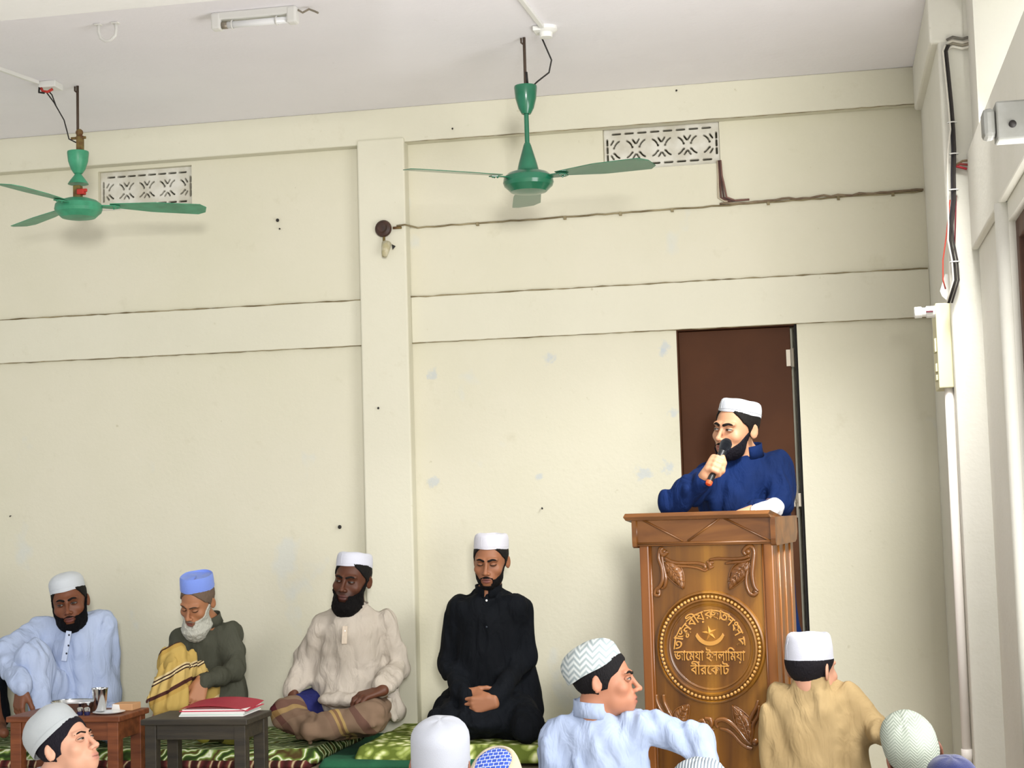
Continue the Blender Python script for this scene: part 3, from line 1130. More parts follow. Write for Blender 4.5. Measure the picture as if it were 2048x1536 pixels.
# conduits and junction boxes on the ceiling
b = MB()
a0, a1 = P(1020, -40, -1.41), None
p0, p1 = V3(-1.022, -1.75, ZC - .008), V3(-.993, -1.12, ZC - .008)
Mc = Matrix.Translation(Vector((p0 + p1) / 2)) @ Matrix.Rotation(math.atan2(p1[1] - p0[1], p1[0] - p0[0]), 4, 'Z')
b.box((-.33, -.009, -.008), (.33, .009, .008), Mc, bev=.002)
tag(b.build('conduit', M_PVC), 'white plastic conduit on the ceiling leading to the right fan rosette', 'conduit')
b = MB()
p0, p1 = V3(-3.44, -1.82, ZC - .008), V3(-3.160, -.93, ZC - .008)
p0, p1 = V3(-3.30, -1.62, ZC - .008), V3(-3.160, -.95, ZC - .008)
Mc = Matrix.Translation(Vector((p0 + p1) / 2)) @ Matrix.Rotation(math.atan2(p1[1] - p0[1], p1[0] - p0[0]), 4, 'Z')
b.box((-.35, -.008, -.008), (.35, .008, .008), Mc, bev=.002)
tag(b.build('conduit', M_PVC), 'white plastic conduit on the ceiling leading to the left fan box', 'conduit')
q = P(1085, 50, -1.07)
ro = thing('ceiling_rosette', 'round white ceiling rosette above the dark green fan', 'rosette', (-.985, -1.06, ZC))
b = MB()
b.lathe([(0, ZC), (.045, ZC), (.045, ZC - .012), (.038, ZC - .018), (.026, ZC - .022), (.024, ZC - .040), (0, ZC - .042)], Matrix.Translation((-.985, -1.06, 0)), seg=28)
b.build('base', M_PVC, ro, auto=35)
b = MB()
b.box((-1.03, -1.10, ZC - .02), (-1.0, -1.03, ZC - .001), bev=.003)
b.build('terminal_block', M_PVC, ro)
jb = thing('junction_box', 'white ceiling junction box beside the pale green fan', 'junction box', (-3.13, -.90, ZC))
box_obj('cover', (-3.16, -.935, ZC - .028), (-3.085, -.86, ZC), M_PVC, jb, bev=.004)
b = MB()
b.tube([(-3.15, -.93, ZC - .03), (-3.14, -.935, ZC - .045), (-3.12, -.93, ZC - .048), (-3.10, -.925, ZC - .036)], .006, seg=6)
b.build('taped_wire', M_RED, jb, smooth=True)
b = MB()
b.tube([(-3.158, -.93, ZC - .026), (-3.155, -.94, ZC - .05), (-3.13, -.94, ZC - .055)], .004, seg=6)
b.build('wire', M_CABLE, jb, smooth=True)

# small tube lamp and strap on the ceiling
tl = thing('tube_light', 'short white tube light on the ceiling near the top edge', 'light', (-1.97, -1.56, ZC))
x0, x1, yy = -2.135, -1.815, -1.565
box_obj('batten', (x0, yy - .022, ZC - .028), (x1, yy + .022, ZC), M_PVC, tl, bev=.004)
for xx in (x0 - .004, x1 - .034):
    b = MB()
    b.box((xx, yy - .024, ZC - .062), (xx + .038, yy + .02, ZC), bev=.008)
    b.build('end_cap', M_PVC, tl)
b = MB()
b.tube([(x0 + .03, yy - .004, ZC - .046), (x1 - .03, yy - .004, ZC - .046)], .0125, seg=16)
b.build('tube', mat('lamp_glass', '#f4f6f8', rough=.15, spec=.6), tl, smooth=True)
b = MB()
b.tube([(x0 + .034, yy - .004, ZC - .046), (x0 + .056, yy - .004, ZC - .046)], .0135, seg=16)
b.build('tube_cap', M_STEELDULL, tl, smooth=True)
for xx in (x0 + .075, x1 - .075):
    b = MB()
    b.tube([(xx, yy - .004 + .0155 * math.cos(a), ZC - .046 + .0155 * math.sin(a)) for a in np.linspace(0, 2 * math.pi, 13)], .003, seg=5)
    b.build('clip', M_PVC, tl, smooth=True)
b = MB()
b.tube([(x1 + .004, yy, ZC - .012), (x1 + .02, yy + .006, ZC - .022), (x1 + .045, yy + .004, ZC - .012), (x1 + .065, yy + .01, ZC - .02), (x1 + .08, yy, ZC - .03)], .004, seg=6)
b.build('wire', M_STEELDULL, tl, smooth=True)
hx, hy = -2.545, -1.58
b = MB()
pts = [(hx - .036, hy, ZC), (hx - .036, hy, ZC - .03), (hx - .028, hy, ZC - .055), (hx - .008, hy, ZC - .068), (hx + .012, hy, ZC - .066), (hx + .03, hy, ZC - .05), (hx + .034, hy, ZC - .028), (hx + .030, hy, ZC)]
b.tube(pts, .006, seg=8)
b.box((hx - .05, hy - .012, ZC - .006), (hx - .024, hy + .012, ZC), bev=.002)
b.box((hx + .018, hy - .012, ZC - .006), (hx + .046, hy + .012, ZC), bev=.002)
tag(b.build('ceiling_hook', M_PVC, smooth=True), 'white U shaped hook on the ceiling left of the tube light', 'hook')

# cable that runs along the right bay at ventilator height
rnd = random.Random(8)
wire_z = lambda x: P(830, 456, 0)[2] + (P(1870, 381, 0)[2] - P(830, 456, 0)[2]) * (x - P(830, 456, 0)[0]) / (P(1870, 381, 0)[0] - P(830, 456, 0)[0])
wc = thing('wall_cable', 'thin dusty cable clipped along the wall from the old lamp holder to the corner', 'cable', (-.7, -.01, wire_z(-.7)))
b = MB()
xs = np.linspace(CX1 - .04, XR - .01, 60)
b.tube([(x, (-.088 if x < CX1 + .006 else -.006), wire_z(x) + rnd.uniform(-.002, .002)) for x in xs], .0042, seg=6)
b.build('cable', M_DRAB, wc, smooth=True)
b = MB()
b.tube([(x, -.012, wire_z(x) + .006 + rnd.uniform(-.004, .006)) for x in np.linspace(P(1440, 410, 0)[0], XR - .006, 30)], .005, seg=6)
b.build('cable', mat('brown_cable', '#6d5a48', rough=.8, hex2='#8d7e66', scale=20), wc, smooth=True)
for x in (-1.5, -1.1, -.85, -.62, -.2, .1, .33):
    box_obj('clip', (x - .006, -.014, wire_z(x) - .012), (x + .006, 0, wire_z(x) + .004), M_DRAB, wc)
vw = thing('vent_cable', 'bundle of old wires dropping from the right ventilator corner', 'cable', tuple(P(1440, 410, 0)))
for k, (dx, cname) in enumerate(((0, '#5e4038'), (.008, '#4a3430'), (-.008, '#b9ad96'), (.016, '#7a5a50'))):
    b = MB()
    t0 = P(1437, 326, 0)
    e = P(1443, 405, 0)
    b.tube([(t0[0] + dx * .6, -.006, t0[2] + .01), (t0[0] + dx * .7 + .002, -.008, t0[2] - .06), ((t0[0] + e[0]) / 2 + dx, -.008, (t0[2] + e[2]) / 2),
            (e[0] + dx * 1.5, -.010, e[2] + .02), (e[0] + .03 + dx * 2, -.010, e[2] + .002), (e[0] + .09 + dx * 2, -.008, e[2] + .004)], .0045, seg=6)
    b.build('wire', mat('old_wire_' + cname, cname, rough=.75), vw, smooth=True)

# old lamp holder on the column
lh = thing('lamp_holder', 'old brown round block with a broken white lamp holder on the column', 'lamp holder', tuple(P(770, 458, -.08)))
c = P(768, 458, -.085)
Mr = Matrix.Translation(Vector(c)) @ Matrix.Rotation(math.radians(90), 4, 'X')
b = MB()
b.lathe([(0, .004), (.037, .004), (.039, .012), (.034, .022), (.022, .028), (.018, .040), (0, .042)], Mr, seg=24)
b.build('round_block', mat('bakelite', '#4b332a', rough=.5, hex2='#33231d', scale=30), lh, auto=35)
b = MB()
a, e = P(773, 487, -.10), P(769, 512, -.135)
d = nrm(e - a)
b.tube([a, a + (e - a) * .3, a + (e - a) * .7, e], [.022, .020, .016, .012], seg=14)
b.build('shade', mat('aged_white', '#d9d4bd', rough=.6, hex2='#b3aa86', scale=25), lh, smooth=True)
b = MB()
b.tube([P(768, 474, -.10), P(768, 482, -.105), P(772, 488, -.11)], .006, seg=6)
b.build('wire', M_RUST, lh, smooth=True)
b = MB()
b.tube([P(786, 456, -.09), P(803, 455, -.088)], .006, seg=6)
b.build('wire', M_RUST, lh, smooth=True)
b = MB()
b.poly([P(783, 488, -.112), P(791, 492, -.112), P(785, 499, -.112)], .004, (0, 1, 0))
b.build('shard', M_CABLE, lh)

# switch board, bulb holder, pipe and cable bundle by the pier
sx0, sx1 = P(1884, 640, -1.0)[0], XR
s0, s1 = zpx(1900, 607, -1.0), zpx(1900, 776, -1.0)
sb = thing('switch_board', 'cream wall switch board on the pier seen edge on', 'switch board', (XR, -.95, s1))
box_obj('box', (XR - .052, -1.03, s1), (XR, -.83, s0), mat('cream_plastic', '#dcd8b4', rough=.5), sb, bev=.003)
for zz, hh in ((zpx(1885, 690, -1.0), .05), (zpx(1885, 735, -1.0), .03), (zpx(1885, 755, -1.0), .02)):
    box_obj('switch', (XR - .060, -1.01, zz - hh / 2), (XR - .052, -.93, zz + hh / 2), mat('cream_plastic', '#dcd8b4'), sb, bev=.002)
bh = thing('bulb_holder', 'white bulb holder sticking out from the switch board', 'bulb holder', tuple(P(1866, 624, -1.0)))
zz = zpx(1866, 624, -1.0)
Mh = Matrix.Translation((XR - .052, -1.005, zz)) @ Matrix.Rotation(math.radians(-90), 4, 'Y')
b = MB()
b.lathe([(0, 0), (.022, 0), (.022, .030), (.017, .034), (.017, .046), (.021, .048), (.021, .072), (.016, .074), (.016, .06), (0, .06)], Mh, seg=20)
b.build('holder', M_PVC, bh, auto=35)
b = MB()
b.box((XR - .085, -1.032, zz - .004), (XR - .06, -1.024, zz + .002))
b.build('slot', mat('maroon', '#5a1f2a', rough=.6), bh)
b = MB()
b.poly([P(1880, 582, -1.0), P(1890, 548, -1.0), P(1902, 548, -1.0), P(1910, 600, -1.0), P(1893, 600, -1.0), P(1884, 592, -1.0)], .004, (0, 1, 0))
tag(b.build('torn_paper', M_PVC), 'torn white paper tag hanging among cables above the switch board', 'paper')
b = MB()
b.tube([(XR - .016, -1.0, s1), (XR - .018, -1.0, .6), (XR - .018, -1.0, ZF)], .0165, seg=14)
pp = thing('conduit_pipe', 'thick white plastic pipe running down from the switch board to the floor', 'pipe', (XR - .018, -1.0, ZF))
b.build('pipe', mat('pipe_plastic', '#ece6df', rough=.4), pp, smooth=True)
zc = zpx(1935, 1515, -1.0)
b = MB()
b.tube([(XR - .018, -1.0, zc - .03), (XR - .018, -1.0, zc + .03)], .020, seg=14)
b.build('coupling', mat('pipe_plastic', '#ece6df'), pp, smooth=True)
cb = thing('cable_bundle', 'bundle of black, white and red cables tied along the pier edge', 'cable', (XR - .02, -1.1, s0))
route = [(1893, 90), (1888, 102), (1893, 150), (1899, 210), (1903, 260), (1905, 300), (1904, 350), (1905, 400), (1899, 450), (1898, 480), (1906, 520), (1909, 560), (1895, 606)]
for k, (cname, off, r) in enumerate((('#1f1d26', 0, .0048), ('#2a2622', 4, .0042), ('#35302e', 8, .004), ('#d8d4c8', -3, .0034))):
    b = MB()
    pts = []
    for i, (x, y) in enumerate(route):
        if k == 3 and 4 < i < 8:
            x -= 7
        if k == 2 and i > 8:
            x += 3
        pts.append(P(x + off * .7, y, -1.10 - .004 * k))
    b.tube(pts, r, seg=6)
    b.build('cable', mat('cable_' + cname, cname, rough=.6), cb, smooth=True)
for nm, ccc, pts in (('red_wire', '#a33a2c', [(1900, 400), (1893, 470), (1886, 520), (1886, 560), (1891, 578)]), ('red_wire', '#7a2430', [(1912, 392), (1911, 440), (1909, 500)])):
    b = MB()
    b.tube([P(x, y, -1.1) for x, y in pts], .0028, seg=6)
    b.build(nm, mat('cable_' + ccc, ccc, rough=.6), cb, smooth=True)
for y in (245, 308, 380, 524):
    xx = np.interp(y, [r[1] for r in route], [r[0] for r in route])
    b = MB()
    c = P(xx + 3, y, -1.105)
    b.tube([c + V3(.016 * math.cos(a), .012 * math.sin(a), 0) for a in np.linspace(0, 2 * math.pi, 13)], .0025, seg=5)
    b.build('cable_tie', M_PVC, cb, smooth=True)
hw = thing('wrapped_cable', 'grey and white wires wrapped across the pier near the top right', 'cable', tuple(P(1925, 85, -1.10)))
for k, (ccc, dy) in enumerate((('#6b675f', -8), ('#c9c4b6', 0), ('#8f8878', 5), ('#dedbd0', 11))):
    b = MB()
    b.tube([P(x, y + dy, -1.10) for x, y in ((1893, 88), (1905, 82), (1925, 86), (1945, 80), (1957, 84))], .005, seg=6)
    b.build('wire', mat('cable_' + ccc, ccc, rough=.7), hw, smooth=True)
pw = thing('pier_wires', 'brown and red wires crossing the pier to a white peg', 'cable', tuple(P(1925, 330, -1.1)))
for ccc, pts in (('#7c6a4e', [(1908, 332), (1925, 322), (1942, 320)]), ('#b0303a', [(1906, 332), (1918, 334), (1934, 338)]), ('#8a3a34', [(1905, 336), (1920, 328), (1940, 330)])):
    b = MB()
    b.tube([P(x, y, -1.10) for x, y in pts], .0045, seg=6)
    b.build('wire', mat('cable_' + ccc, ccc, rough=.7), pw, smooth=True)
b = MB()
b.ball(P(1941, 331, -1.10), .008)
b.build('peg', M_PVC, pw, smooth=True)

# grey fitting that reaches out of the right wall near the camera
gy = -3.45
g0, g1 = P(1962, 222, gy), P(1962, 284, gy)
gf = thing('wall_fitting', 'grey boxy lamp fitting reaching out from the right wall', 'light fitting', (WX, gy, g1[2]))
M_GREY = mat('grey_plastic', '#83847f', rough=.5, hex2='#75756e', scale=20)
xa = P(1990, 250, gy)[0]
box_obj('body', (xa, gy - .03, g1[2] - .004), (WX + .0, gy + .03, g0[2] + .012), M_GREY, gf, bev=.004)
b = MB()
b.box((g0[0], gy - .026, g1[2] + .004), (xa, gy + .026, g0[2]), bev=.010)
b.build('end_cap', M_GREY, gf)
cc = P(2025, 248, gy - .03)
b = MB()
b.lathe([(0, 0), (.008, 0), (.008, .004), (0, .005)], Matrix.Translation(Vector(cc)) @ Matrix.Rotation(math.radians(90), 4, 'X'), seg=14)
b.build('knob', M_CABLE, gf, smooth=True)

# nails and marks on the plaster
for k, (x, y, r) in enumerate(((556, 441, .008), (560, 458, .004), (757, 816, .005), (680, 1053, .009), (1084, 1016, .004), (22, 1032, .003), (905, 258, .004), (1352, 182, .004))):
    b = MB()
    Yn = -.08 if 735 < x < 800 else (-.065 if y < 290 else 0)
    c = P(x, y, Yn)
    b.tube([c + V3(0, .004, 0), c + V3(.002, -.012, .001), c + V3(.006, -.02, -.003)], r * .7, seg=6)
    b.ball(c + V3(.004, -.018, -.002), r, u=8, v=5)
    tag(b.build('nail', M_CABLE, smooth=True), ['bent dark nail in the left bay above the band', 'small nail stub just below the bent nail', 'dark nail in the column face at mid height',
        'rusty nail in the wall above the man in beige', 'small nail low on the right bay wall', 'tiny nail low at the far left wall', 'small nail in the beam right of the column top', 'small nail in the beam over the right ventilator'][k], 'nail')

# ------------------------------------------------------------------ mats on the platform
def carpet_mat(name, cols, scale, distort, ang, rough=.95):
    m, nt, b = new_mat(name)
    N, Lk = nt.nodes.new, nt.links.new
    tc = N('ShaderNodeTexCoord')
    mp = N('ShaderNodeMapping')
    mp.inputs['Rotation'].default_value = (0, 0, math.radians(ang))
    Lk(tc.outputs['Object'], mp.inputs[0])
    w = N('ShaderNodeTexWave')
    w.inputs['Scale'].default_value = scale
    w.inputs['Distortion'].default_value = distort
    w.inputs['Detail'].default_value = 2.0
    w.inputs['Detail Scale'].default_value = 2.0
    Lk(mp.outputs[0], w.inputs['Vector'])
    r = N('ShaderNodeValToRGB')
    r.color_ramp.interpolation = 'LINEAR'
    els = r.color_ramp.elements
    els[0].position, els[0].color = 0, srgb(cols[0])
    els[1].position, els[1].color = 1, srgb(cols[-1])
    for i, c in enumerate(cols[1:-1]):
        e = els.new((i + 1) / (len(cols) - 1))
        e.color = srgb(c)
    Lk(w.outputs['Fac'], r.inputs[0])
    Lk(r.outputs[0], b.inputs['Base Color'])
    b.inputs['Roughness'].default_value = rough
    b.inputs['Specular IOR Level'].default_value = .1
    n = N('ShaderNodeTexNoise')
    n.inputs['Scale'].default_value = 250
    Lk(tc.outputs['Object'], n.inputs['Vector'])
    bp = N('ShaderNodeBump')
    bp.inputs['Strength'].default_value = .3
    bp.inputs['Distance'].default_value = .004
    Lk(n.outputs[0], bp.inputs['Height'])
    Lk(bp.outputs[0], b.inputs['Normal'])
    return m


def floral_mat(name, c0, c1, c2, scale):
    m, nt, b = new_mat(name)
    N, Lk = nt.nodes.new, nt.links.new
    tc = N('ShaderNodeTexCoord')
    n = N('ShaderNodeTexNoise')
    n.inputs['Scale'].default_value = 7
    Lk(tc.outputs['Object'], n.inputs['Vector'])
    add = N('ShaderNodeMix')
    add.data_type = 'RGBA'
    add.inputs[0].default_value = .12
    Lk(tc.outputs['Object'], add.inputs[6])
    Lk(n.outputs['Color'], add.inputs[7])
    v = N('ShaderNodeTexVoronoi')
    v.feature = 'F1'
    v.inputs['Scale'].default_value = scale
    Lk(add.outputs[2], v.inputs['Vector'])
    r = N('ShaderNodeValToRGB')
    els = r.color_ramp.elements
    els[0].position, els[0].color = .22, srgb(c2)
    els[1].position, els[1].color = .62, srgb(c0)
    e = els.new(.42)
    e.color = srgb(c1)
    Lk(v.outputs['Distance'], r.inputs[0])
    Lk(r.outputs[0], b.inputs['Base Color'])
    b.inputs['Roughness'].default_value = .95
    b.inputs['Specular IOR Level'].default_value = .1
    return m


def soft_mat(name, x0, x1, y0, y1, z0, z1, m, seed, bumpy=.006, edge_m=None, r=.022, nx=90, ny=26):
    """a padded floor mat: rounded edge, uneven top"""
    rs = np.random.RandomState(seed)
    off = rs.rand(3) * 50
    b = MB()
    bm = b.bm
    H = z1 - z0
    us, vs = np.linspace(0, 1, nx), np.linspace(0, 1, ny)
    g = []
    for u in us:
        row = []
        for v in vs:
            x, y = x0 + (x1 - x0) * u, y0 + (y1 - y0) * v
            e = min(u * (x1 - x0), (1 - u) * (x1 - x0), v * (y1 - y0), (1 - v) * (y1 - y0))
            t = min(1, e / r)
            z = z0 + H * (.35 + .65 * math.sqrt(max(0, 1 - (1 - t) ** 2)))
            z += bumpy * float(vnoise(np.array([x * 5, y * 8, 0]) + off)) * t
            wob = .008 * float(vnoise(np.array([x * 6, y * 3, 7]) + off))
            row.append(bm.verts.new((x + (wob if v in (0, 1) else 0) * 0, y + (wob if v < .5 else 0), z)))
        g.append(row)
    for i in range(nx - 1):
        for j in range(ny - 1):
            bm.faces.new((g[i][j], g[i + 1][j], g[i + 1][j + 1], g[i][j + 1]))
    loop = [g[i][0] for i in range(nx)] + [g[-1][j] for j in range(1, ny)] + [g[i][-1] for i in range(nx - 2, -1, -1)] + [g[0][j] for j in range(ny - 2, 0, -1)]
    low = [bm.verts.new((v.co.x, v.co.y, z0)) for v in loop]
    for i in range(len(loop)):
        j = (i + 1) % len(loop)
        bm.faces.new((loop[j], loop[i], low[i], low[j]))
    bm.faces.new(low)
    return b.build(name, m, smooth=True)


MT1 = .168
mx1 = P(632, 1500, -.76)[0]
m1 = thing('floor_mat', 'green and white wavy patterned mat under the three seated men on the left', 'mat', (-3.5, -.4, .10))
o = soft_mat('pad', -6.2, mx1, -.76, -.02, .115, MT1, carpet_mat('ikat_weave', ['#2f3b1e', '#3e5a26', '#8fa356', '#e4e8cf', '#7f9a4a', '#4a3a22'], 4.6, 7.0, 62), 3, nx=180)
o.parent = m1
o.matrix_parent_inverse = m1.matrix_basis.inverted()
o = soft_mat('border', -6.2, mx1 - .02, -.785, -.70, .10, .128, carpet_mat('ikat_border', ['#3a1f1c', '#5a2a2a', '#6b3f33', '#c9b58e', '#4a2220', '#33201c'], 3.6, 2.5, 10), 5, bumpy=.004, nx=180, ny=8)
o.parent = m1
o.matrix_parent_inverse = m1.matrix_basis.inverted()
gx0, gx1 = P(640, 1510, -.78)[0], P(745, 1500, -.7)[0]
tag(soft_mat('floor_sheet', gx0, P(1000, 1480, -.5)[0], -.80, -.03, .10, .135, mat('green_sheet', '#1f5a3c', rough=.95, hex2='#194a33', scale=9, bump=.2, bscale=200), 9, bumpy=.008, nx=60, r=.015),
    'dark green cloth lying between the wavy mat and the floral mat', 'cloth')
fm = tag(soft_mat('floor_mat', P(715, 1500, -.72)[0], P(1130, 1470, -.72)[0], -.76, -.01, .118, .182, floral_mat('floral_weave', '#5d6b2c', '#97a556', '#dcdfae', 26), 12, bumpy=.01, nx=80),
         'yellow green floral mat under the kneeling man in black', 'mat')

# ------------------------------------------------------------------ low desks and what lies on them
M_WOOD_BR = mat('desk_brown_wood', '#7c4526', rough=.5, hex2='#5e3018', scale=7, stretch=(.6, 6, 6), bump=.1, bscale=40)
M_WOOD_DK = mat('desk_dark_wood', '#3a3429', rough=.55, hex2='#2a2620', scale=7, stretch=(.6, 6, 6), bump=.1, bscale=40)
M_WOOD_DKS = mat('desk_worn_wood', '#6a5648', rough=.6, hex2='#57463a', scale=7, stretch=(6, .6, 6), bump=.1, bscale=40)


def low_desk(x0, x1, y0, y1, zt, m, label, apron=.07, over=.012):
    t = thing('low_desk', label, 'desk', ((x0 + x1) / 2, (y0 + y1) / 2, ZF))
    box_obj('desk_top', (x0 - over, y0 - over, zt - .022), (x1 + over, y1 + over, zt), m, t, bev=.004)
    L = .045
    for xx in (x0, x1 - L):
        for yy in (y0, y1 - L):
            box_obj('leg', (xx, yy, ZF), (xx + L, yy + L, zt - .022), m, t, bev=.003)
    for lo, hi in (((x0 + L, y0 + .006, zt - .022 - apron), (x1 - L, y0 + .026, zt - .022)), ((x0 + L, y1 - .026, zt - .022 - apron), (x1 - L, y1 - .006, zt - .022)),
                   ((x0 + .006, y0 + L, zt - .022 - apron), (x0 + .026, y1 - L, zt - .022)), ((x1 - .026, y0 + L, zt - .022 - apron), (x1 - .006, y1 - L, zt - .022))):
        box_obj('apron', lo, hi, m, t, bev=.002)
    return t


DY0, DY1 = -1.27, -1.02
za = P(480, 1438, DY0)[2]
da0, da1 = P(289, 1440, DY0)[0], P(490, 1440, DY0)[0]
low_desk(da0, da1, DY0, DY1, za, M_WOOD_DK, 'dark worn low desk holding the red folder', apron=.055)
zb_ = P(234, 1432, DY0 + .03)[2]
db0, db1 = P(20, 1440, DY0 + .03)[0], P(236, 1440, DY0 + .03)[0]
low_desk(db0, db1, DY0 + .03, DY1 + .03, zb_, M_WOOD_BR, 'reddish brown low desk holding the steel cup and tray')

M_STEEL = mat('polished_steel', '#d6d8da', rough=.14, metal=1.0)
M_PAPER = mat('white_paper', '#eceae6', rough=.8)
# steel cup
c = P(200, 1410, -1.14)
cu = thing('steel_cup', 'shiny straight steel drinking cup on the reddish brown desk', 'cup', (c[0], c[1], zb_ + .008))
Mx = Matrix.Translation((c[0], c[1], zb_ + .008))
b = MB()
b.lathe([(0, 0), (.0215, 0), (.0235, .003), (.0300, .083), (.0315, .086), (.0290, .085), (.0225, .005), (0, .004)], Mx, seg=36)
b.build('cup_wall', M_STEEL, cu, auto=40)
b = MB()
b.lathe([(.0310, .083), (.0322, .085), (.0310, .087)], Mx, seg=36)
b.build('rim', M_STEEL, cu, smooth=True)
# plate under it
c2 = P(218, 1414, -1.16)
b = MB()
b.lathe([(0, 0), (.036, 0), (.060, .006), (.062, .0075), (.058, .0078), (.036, .003), (0, .003)], Matrix.Translation((c2[0], c2[1], zb_)), seg=36)
tag(b.build('saucer', mat('white_ceramic', '#eef0f0', rough=.2, spec=.6), auto=40), 'white saucer under the steel cup', 'plate')
# steel tray with small glass bottles
ct = P(150, 1406, -1.12)
tr = thing('steel_tray', 'low oval steel tray behind the boy cap on the reddish brown desk', 'tray', (ct[0], ct[1], zb_))
b = MB()
b.lathe([(0, .004), (.078, .004), (.092, .040), (.096, .041), (.094, .044), (.088, .042), (.076, .008), (0, .008)], Matrix.Translation((ct[0], ct[1], zb_)), seg=40, sy=.75)
b.build('tray_body', M_STEEL, tr, auto=40)
b = MB()
b.lathe([(.092, .0405), (.0975, .043), (.092, .0455)], Matrix.Translation((ct[0], ct[1], zb_)), seg=40, sy=.75)
b.build('rim', M_STEEL, tr, smooth=True)
for k, dx in enumerate((.012, .036)):
    g = P(160 + k * 14, 1411, -1.21)
    gb = thing('inkpot', ['small glass pot with dark base, left of two beside the cup', 'small glass pot with dark base, right of two beside the cup'][k], 'pot', (g[0], g[1], zb_), 'small glass pots')
    b = MB()
    b.lathe([(0, 0), (.010, 0), (.011, .004), (.011, .014), (0, .014)], Matrix.Translation((g[0], g[1], zb_)), seg=16)
    b.build('base', mat('dark_ink', '#23244a', rough=.3), gb, auto=40)
    b = MB()
    b.lathe([(.011, .014), (.012, .018), (.012, .026), (.007, .03), (0, .031)], Matrix.Translation((g[0], g[1], zb_)), seg=16)
    b.build('lid', M_STEEL, gb, auto=40)
c3 = P(252, 1408, -1.05)
tb = thing('tissue_box', 'small tan cardboard box at the corner of the brown desk', 'box', (c3[0], c3[1], zb_))
box_obj('carton', (c3[0] - .045, c3[1] - .03, zb_), (c3[0] + .04, c3[1] + .05, zb_ + .026), mat('tan_card', '#c2956a', rough=.8), tb, bev=.002)
b = MB()
b.poly([(c3[0] - .045, c3[1] - .032, zb_ + .004), (c3[0] - .01, c3[1] - .032, zb_ + .004), (c3[0] - .014, c3[1] - .032, zb_ + .024), (c3[0] - .04, c3[1] - .032, zb_ + .026)], .002, (0, -1, 0))
b.build('label_patch', M_PAPER, tb)
# papers and red folder
pc = P(440, 1412, -1.1)
ang = math.radians(3)
Mp = Matrix.Translation((pc[0] + .005, pc[1] + .01, za)) @ Matrix.Rotation(ang, 4, 'Z')
pb = thing('paper_stack', 'stack of white papers under the red folder', 'paper', (pc[0], pc[1], za))
for k in range(4):
    box_obj('sheet', (-.135 + .002 * k, -.105, .0045 * k), (.120 - .003 * (k % 2), .105, .0045 * k + .004), M_PAPER if k != 1 else mat('pale_green_paper', '#cfe0d6', rough=.8), pb, M=Mp @ Matrix.Rotation(.02 * (k - 1), 4, 'Z'))
fo = thing('folder', 'pinkish red folder with raised flap lying on the papers', 'folder', (pc[0], pc[1], za + .02))
M_REDF = mat('red_card', '#d6405a', rough=.45, hex2='#c93650', scale=6)
box_obj('back_cover', (-.135, -.105, .0185), (.135, .105, .0215), M_REDF, fo, M=Mp, bev=.001)
box_obj('inner_sheet', (-.125, -.10, .0215), (.125, .10, .026), M_PAPER, fo, M=Mp)
b = MB()
n = 10
pa, pb2 = [], []
for i in range(n + 1):
    u = -.135 + .27 * i / n
    zz = .028 + .016 * math.sin(math.pi * i / n) ** .8
    pa.append(b.bm.verts.new(Mp @ Vector((u, -.107, zz - .010 * (i / n)))))
    pb2.append(b.bm.verts.new(Mp @ Vector((u, .107, zz + .006))))
for i in range(n):
    b.bm.faces.new((pa[i], pa[i + 1], pb2[i + 1], pb2[i]))
bmesh.ops.solidify(b.bm, geom=b.bm.faces[:], thickness=.002)
b.build('front_cover', M_REDF, fo, smooth=False)

# ------------------------------------------------------------------ carved lectern
def wood_mat(name, c_a, c_b, c_c, scale=3.0, rough=.32, axis='Z', coat=.25):
    m, nt, b = new_mat(name)
    N, Lk = nt.nodes.new, nt.links.new
    tc = N('ShaderNodeTexCoord')
    mp = N('ShaderNodeMapping')
    mp.inputs['Scale'].default_value = {'Z': (1, 1, .05), 'X': (.05, 1, 1)}[axis]
    Lk(tc.outputs['Object'], mp.inputs[0])
    n = N('ShaderNodeTexNoise')
    n.inputs['Scale'].default_value = scale * 4
    n.inputs['Detail'].default_value = 6
    n.inputs['Distortion'].default_value = .6
    Lk(mp.outputs[0], n.inputs['Vector'])
    r = N('ShaderNodeValToRGB')
    els = r.color_ramp.elements
    els[0].position, els[0].color = .34, srgb(c_a)
    els[1].position, els[1].color = .68, srgb(c_c)
    e = els.new(.5)
    e.color = srgb(c_b)
    Lk(n.outputs[0], r.inputs[0])
    Lk(r.outputs[0], b.inputs['Base Color'])
    b.inputs['Roughness'].default_value = rough
    b.inputs['Coat Weight'].default_value = coat
    b.inputs['Coat Roughness'].default_value = .25
    return m


M_TEAK = wood_mat('varnished_teak', '#55330f', '#6f4613', '#8f611e')
M_TEAKF = wood_mat('varnished_teak_frame', '#673a14', '#7d4a1b', '#8f5b25', scale=4)
M_TEAKH = wood_mat('varnished_teak_top', '#573312', '#6b4119', '#7d5022', scale=4, axis='X')
M_CARVE = mat('carved_teak', '#7d4f22', rough=.28, hex2='#643c16', scale=9, coat=.3, spec=.5)

PA = math.radians(-10)
PY = -1.18
pcen = P(1411, 1090, PY)
PM = Matrix.Translation((pcen[0], PY, ZF)) @ Matrix.Rotation(PA, 4, 'Z')
PMi = np.array(PM.inverted())


def LP(x, y, depth=0.0):
    """pixel -> (u, v) on the lectern front plane shifted back by depth"""
    d = _fw + (x - 1024.0) / FPX * _rt - (y - 768.0) / FPX * _up
    o = PMi[:3, :3] @ CAM + PMi[:3, 3]
    dl = PMi[:3, :3] @ d
    t = (depth - o[1]) / dl[1]
    q = o + dl * t
    return q[0], q[2]


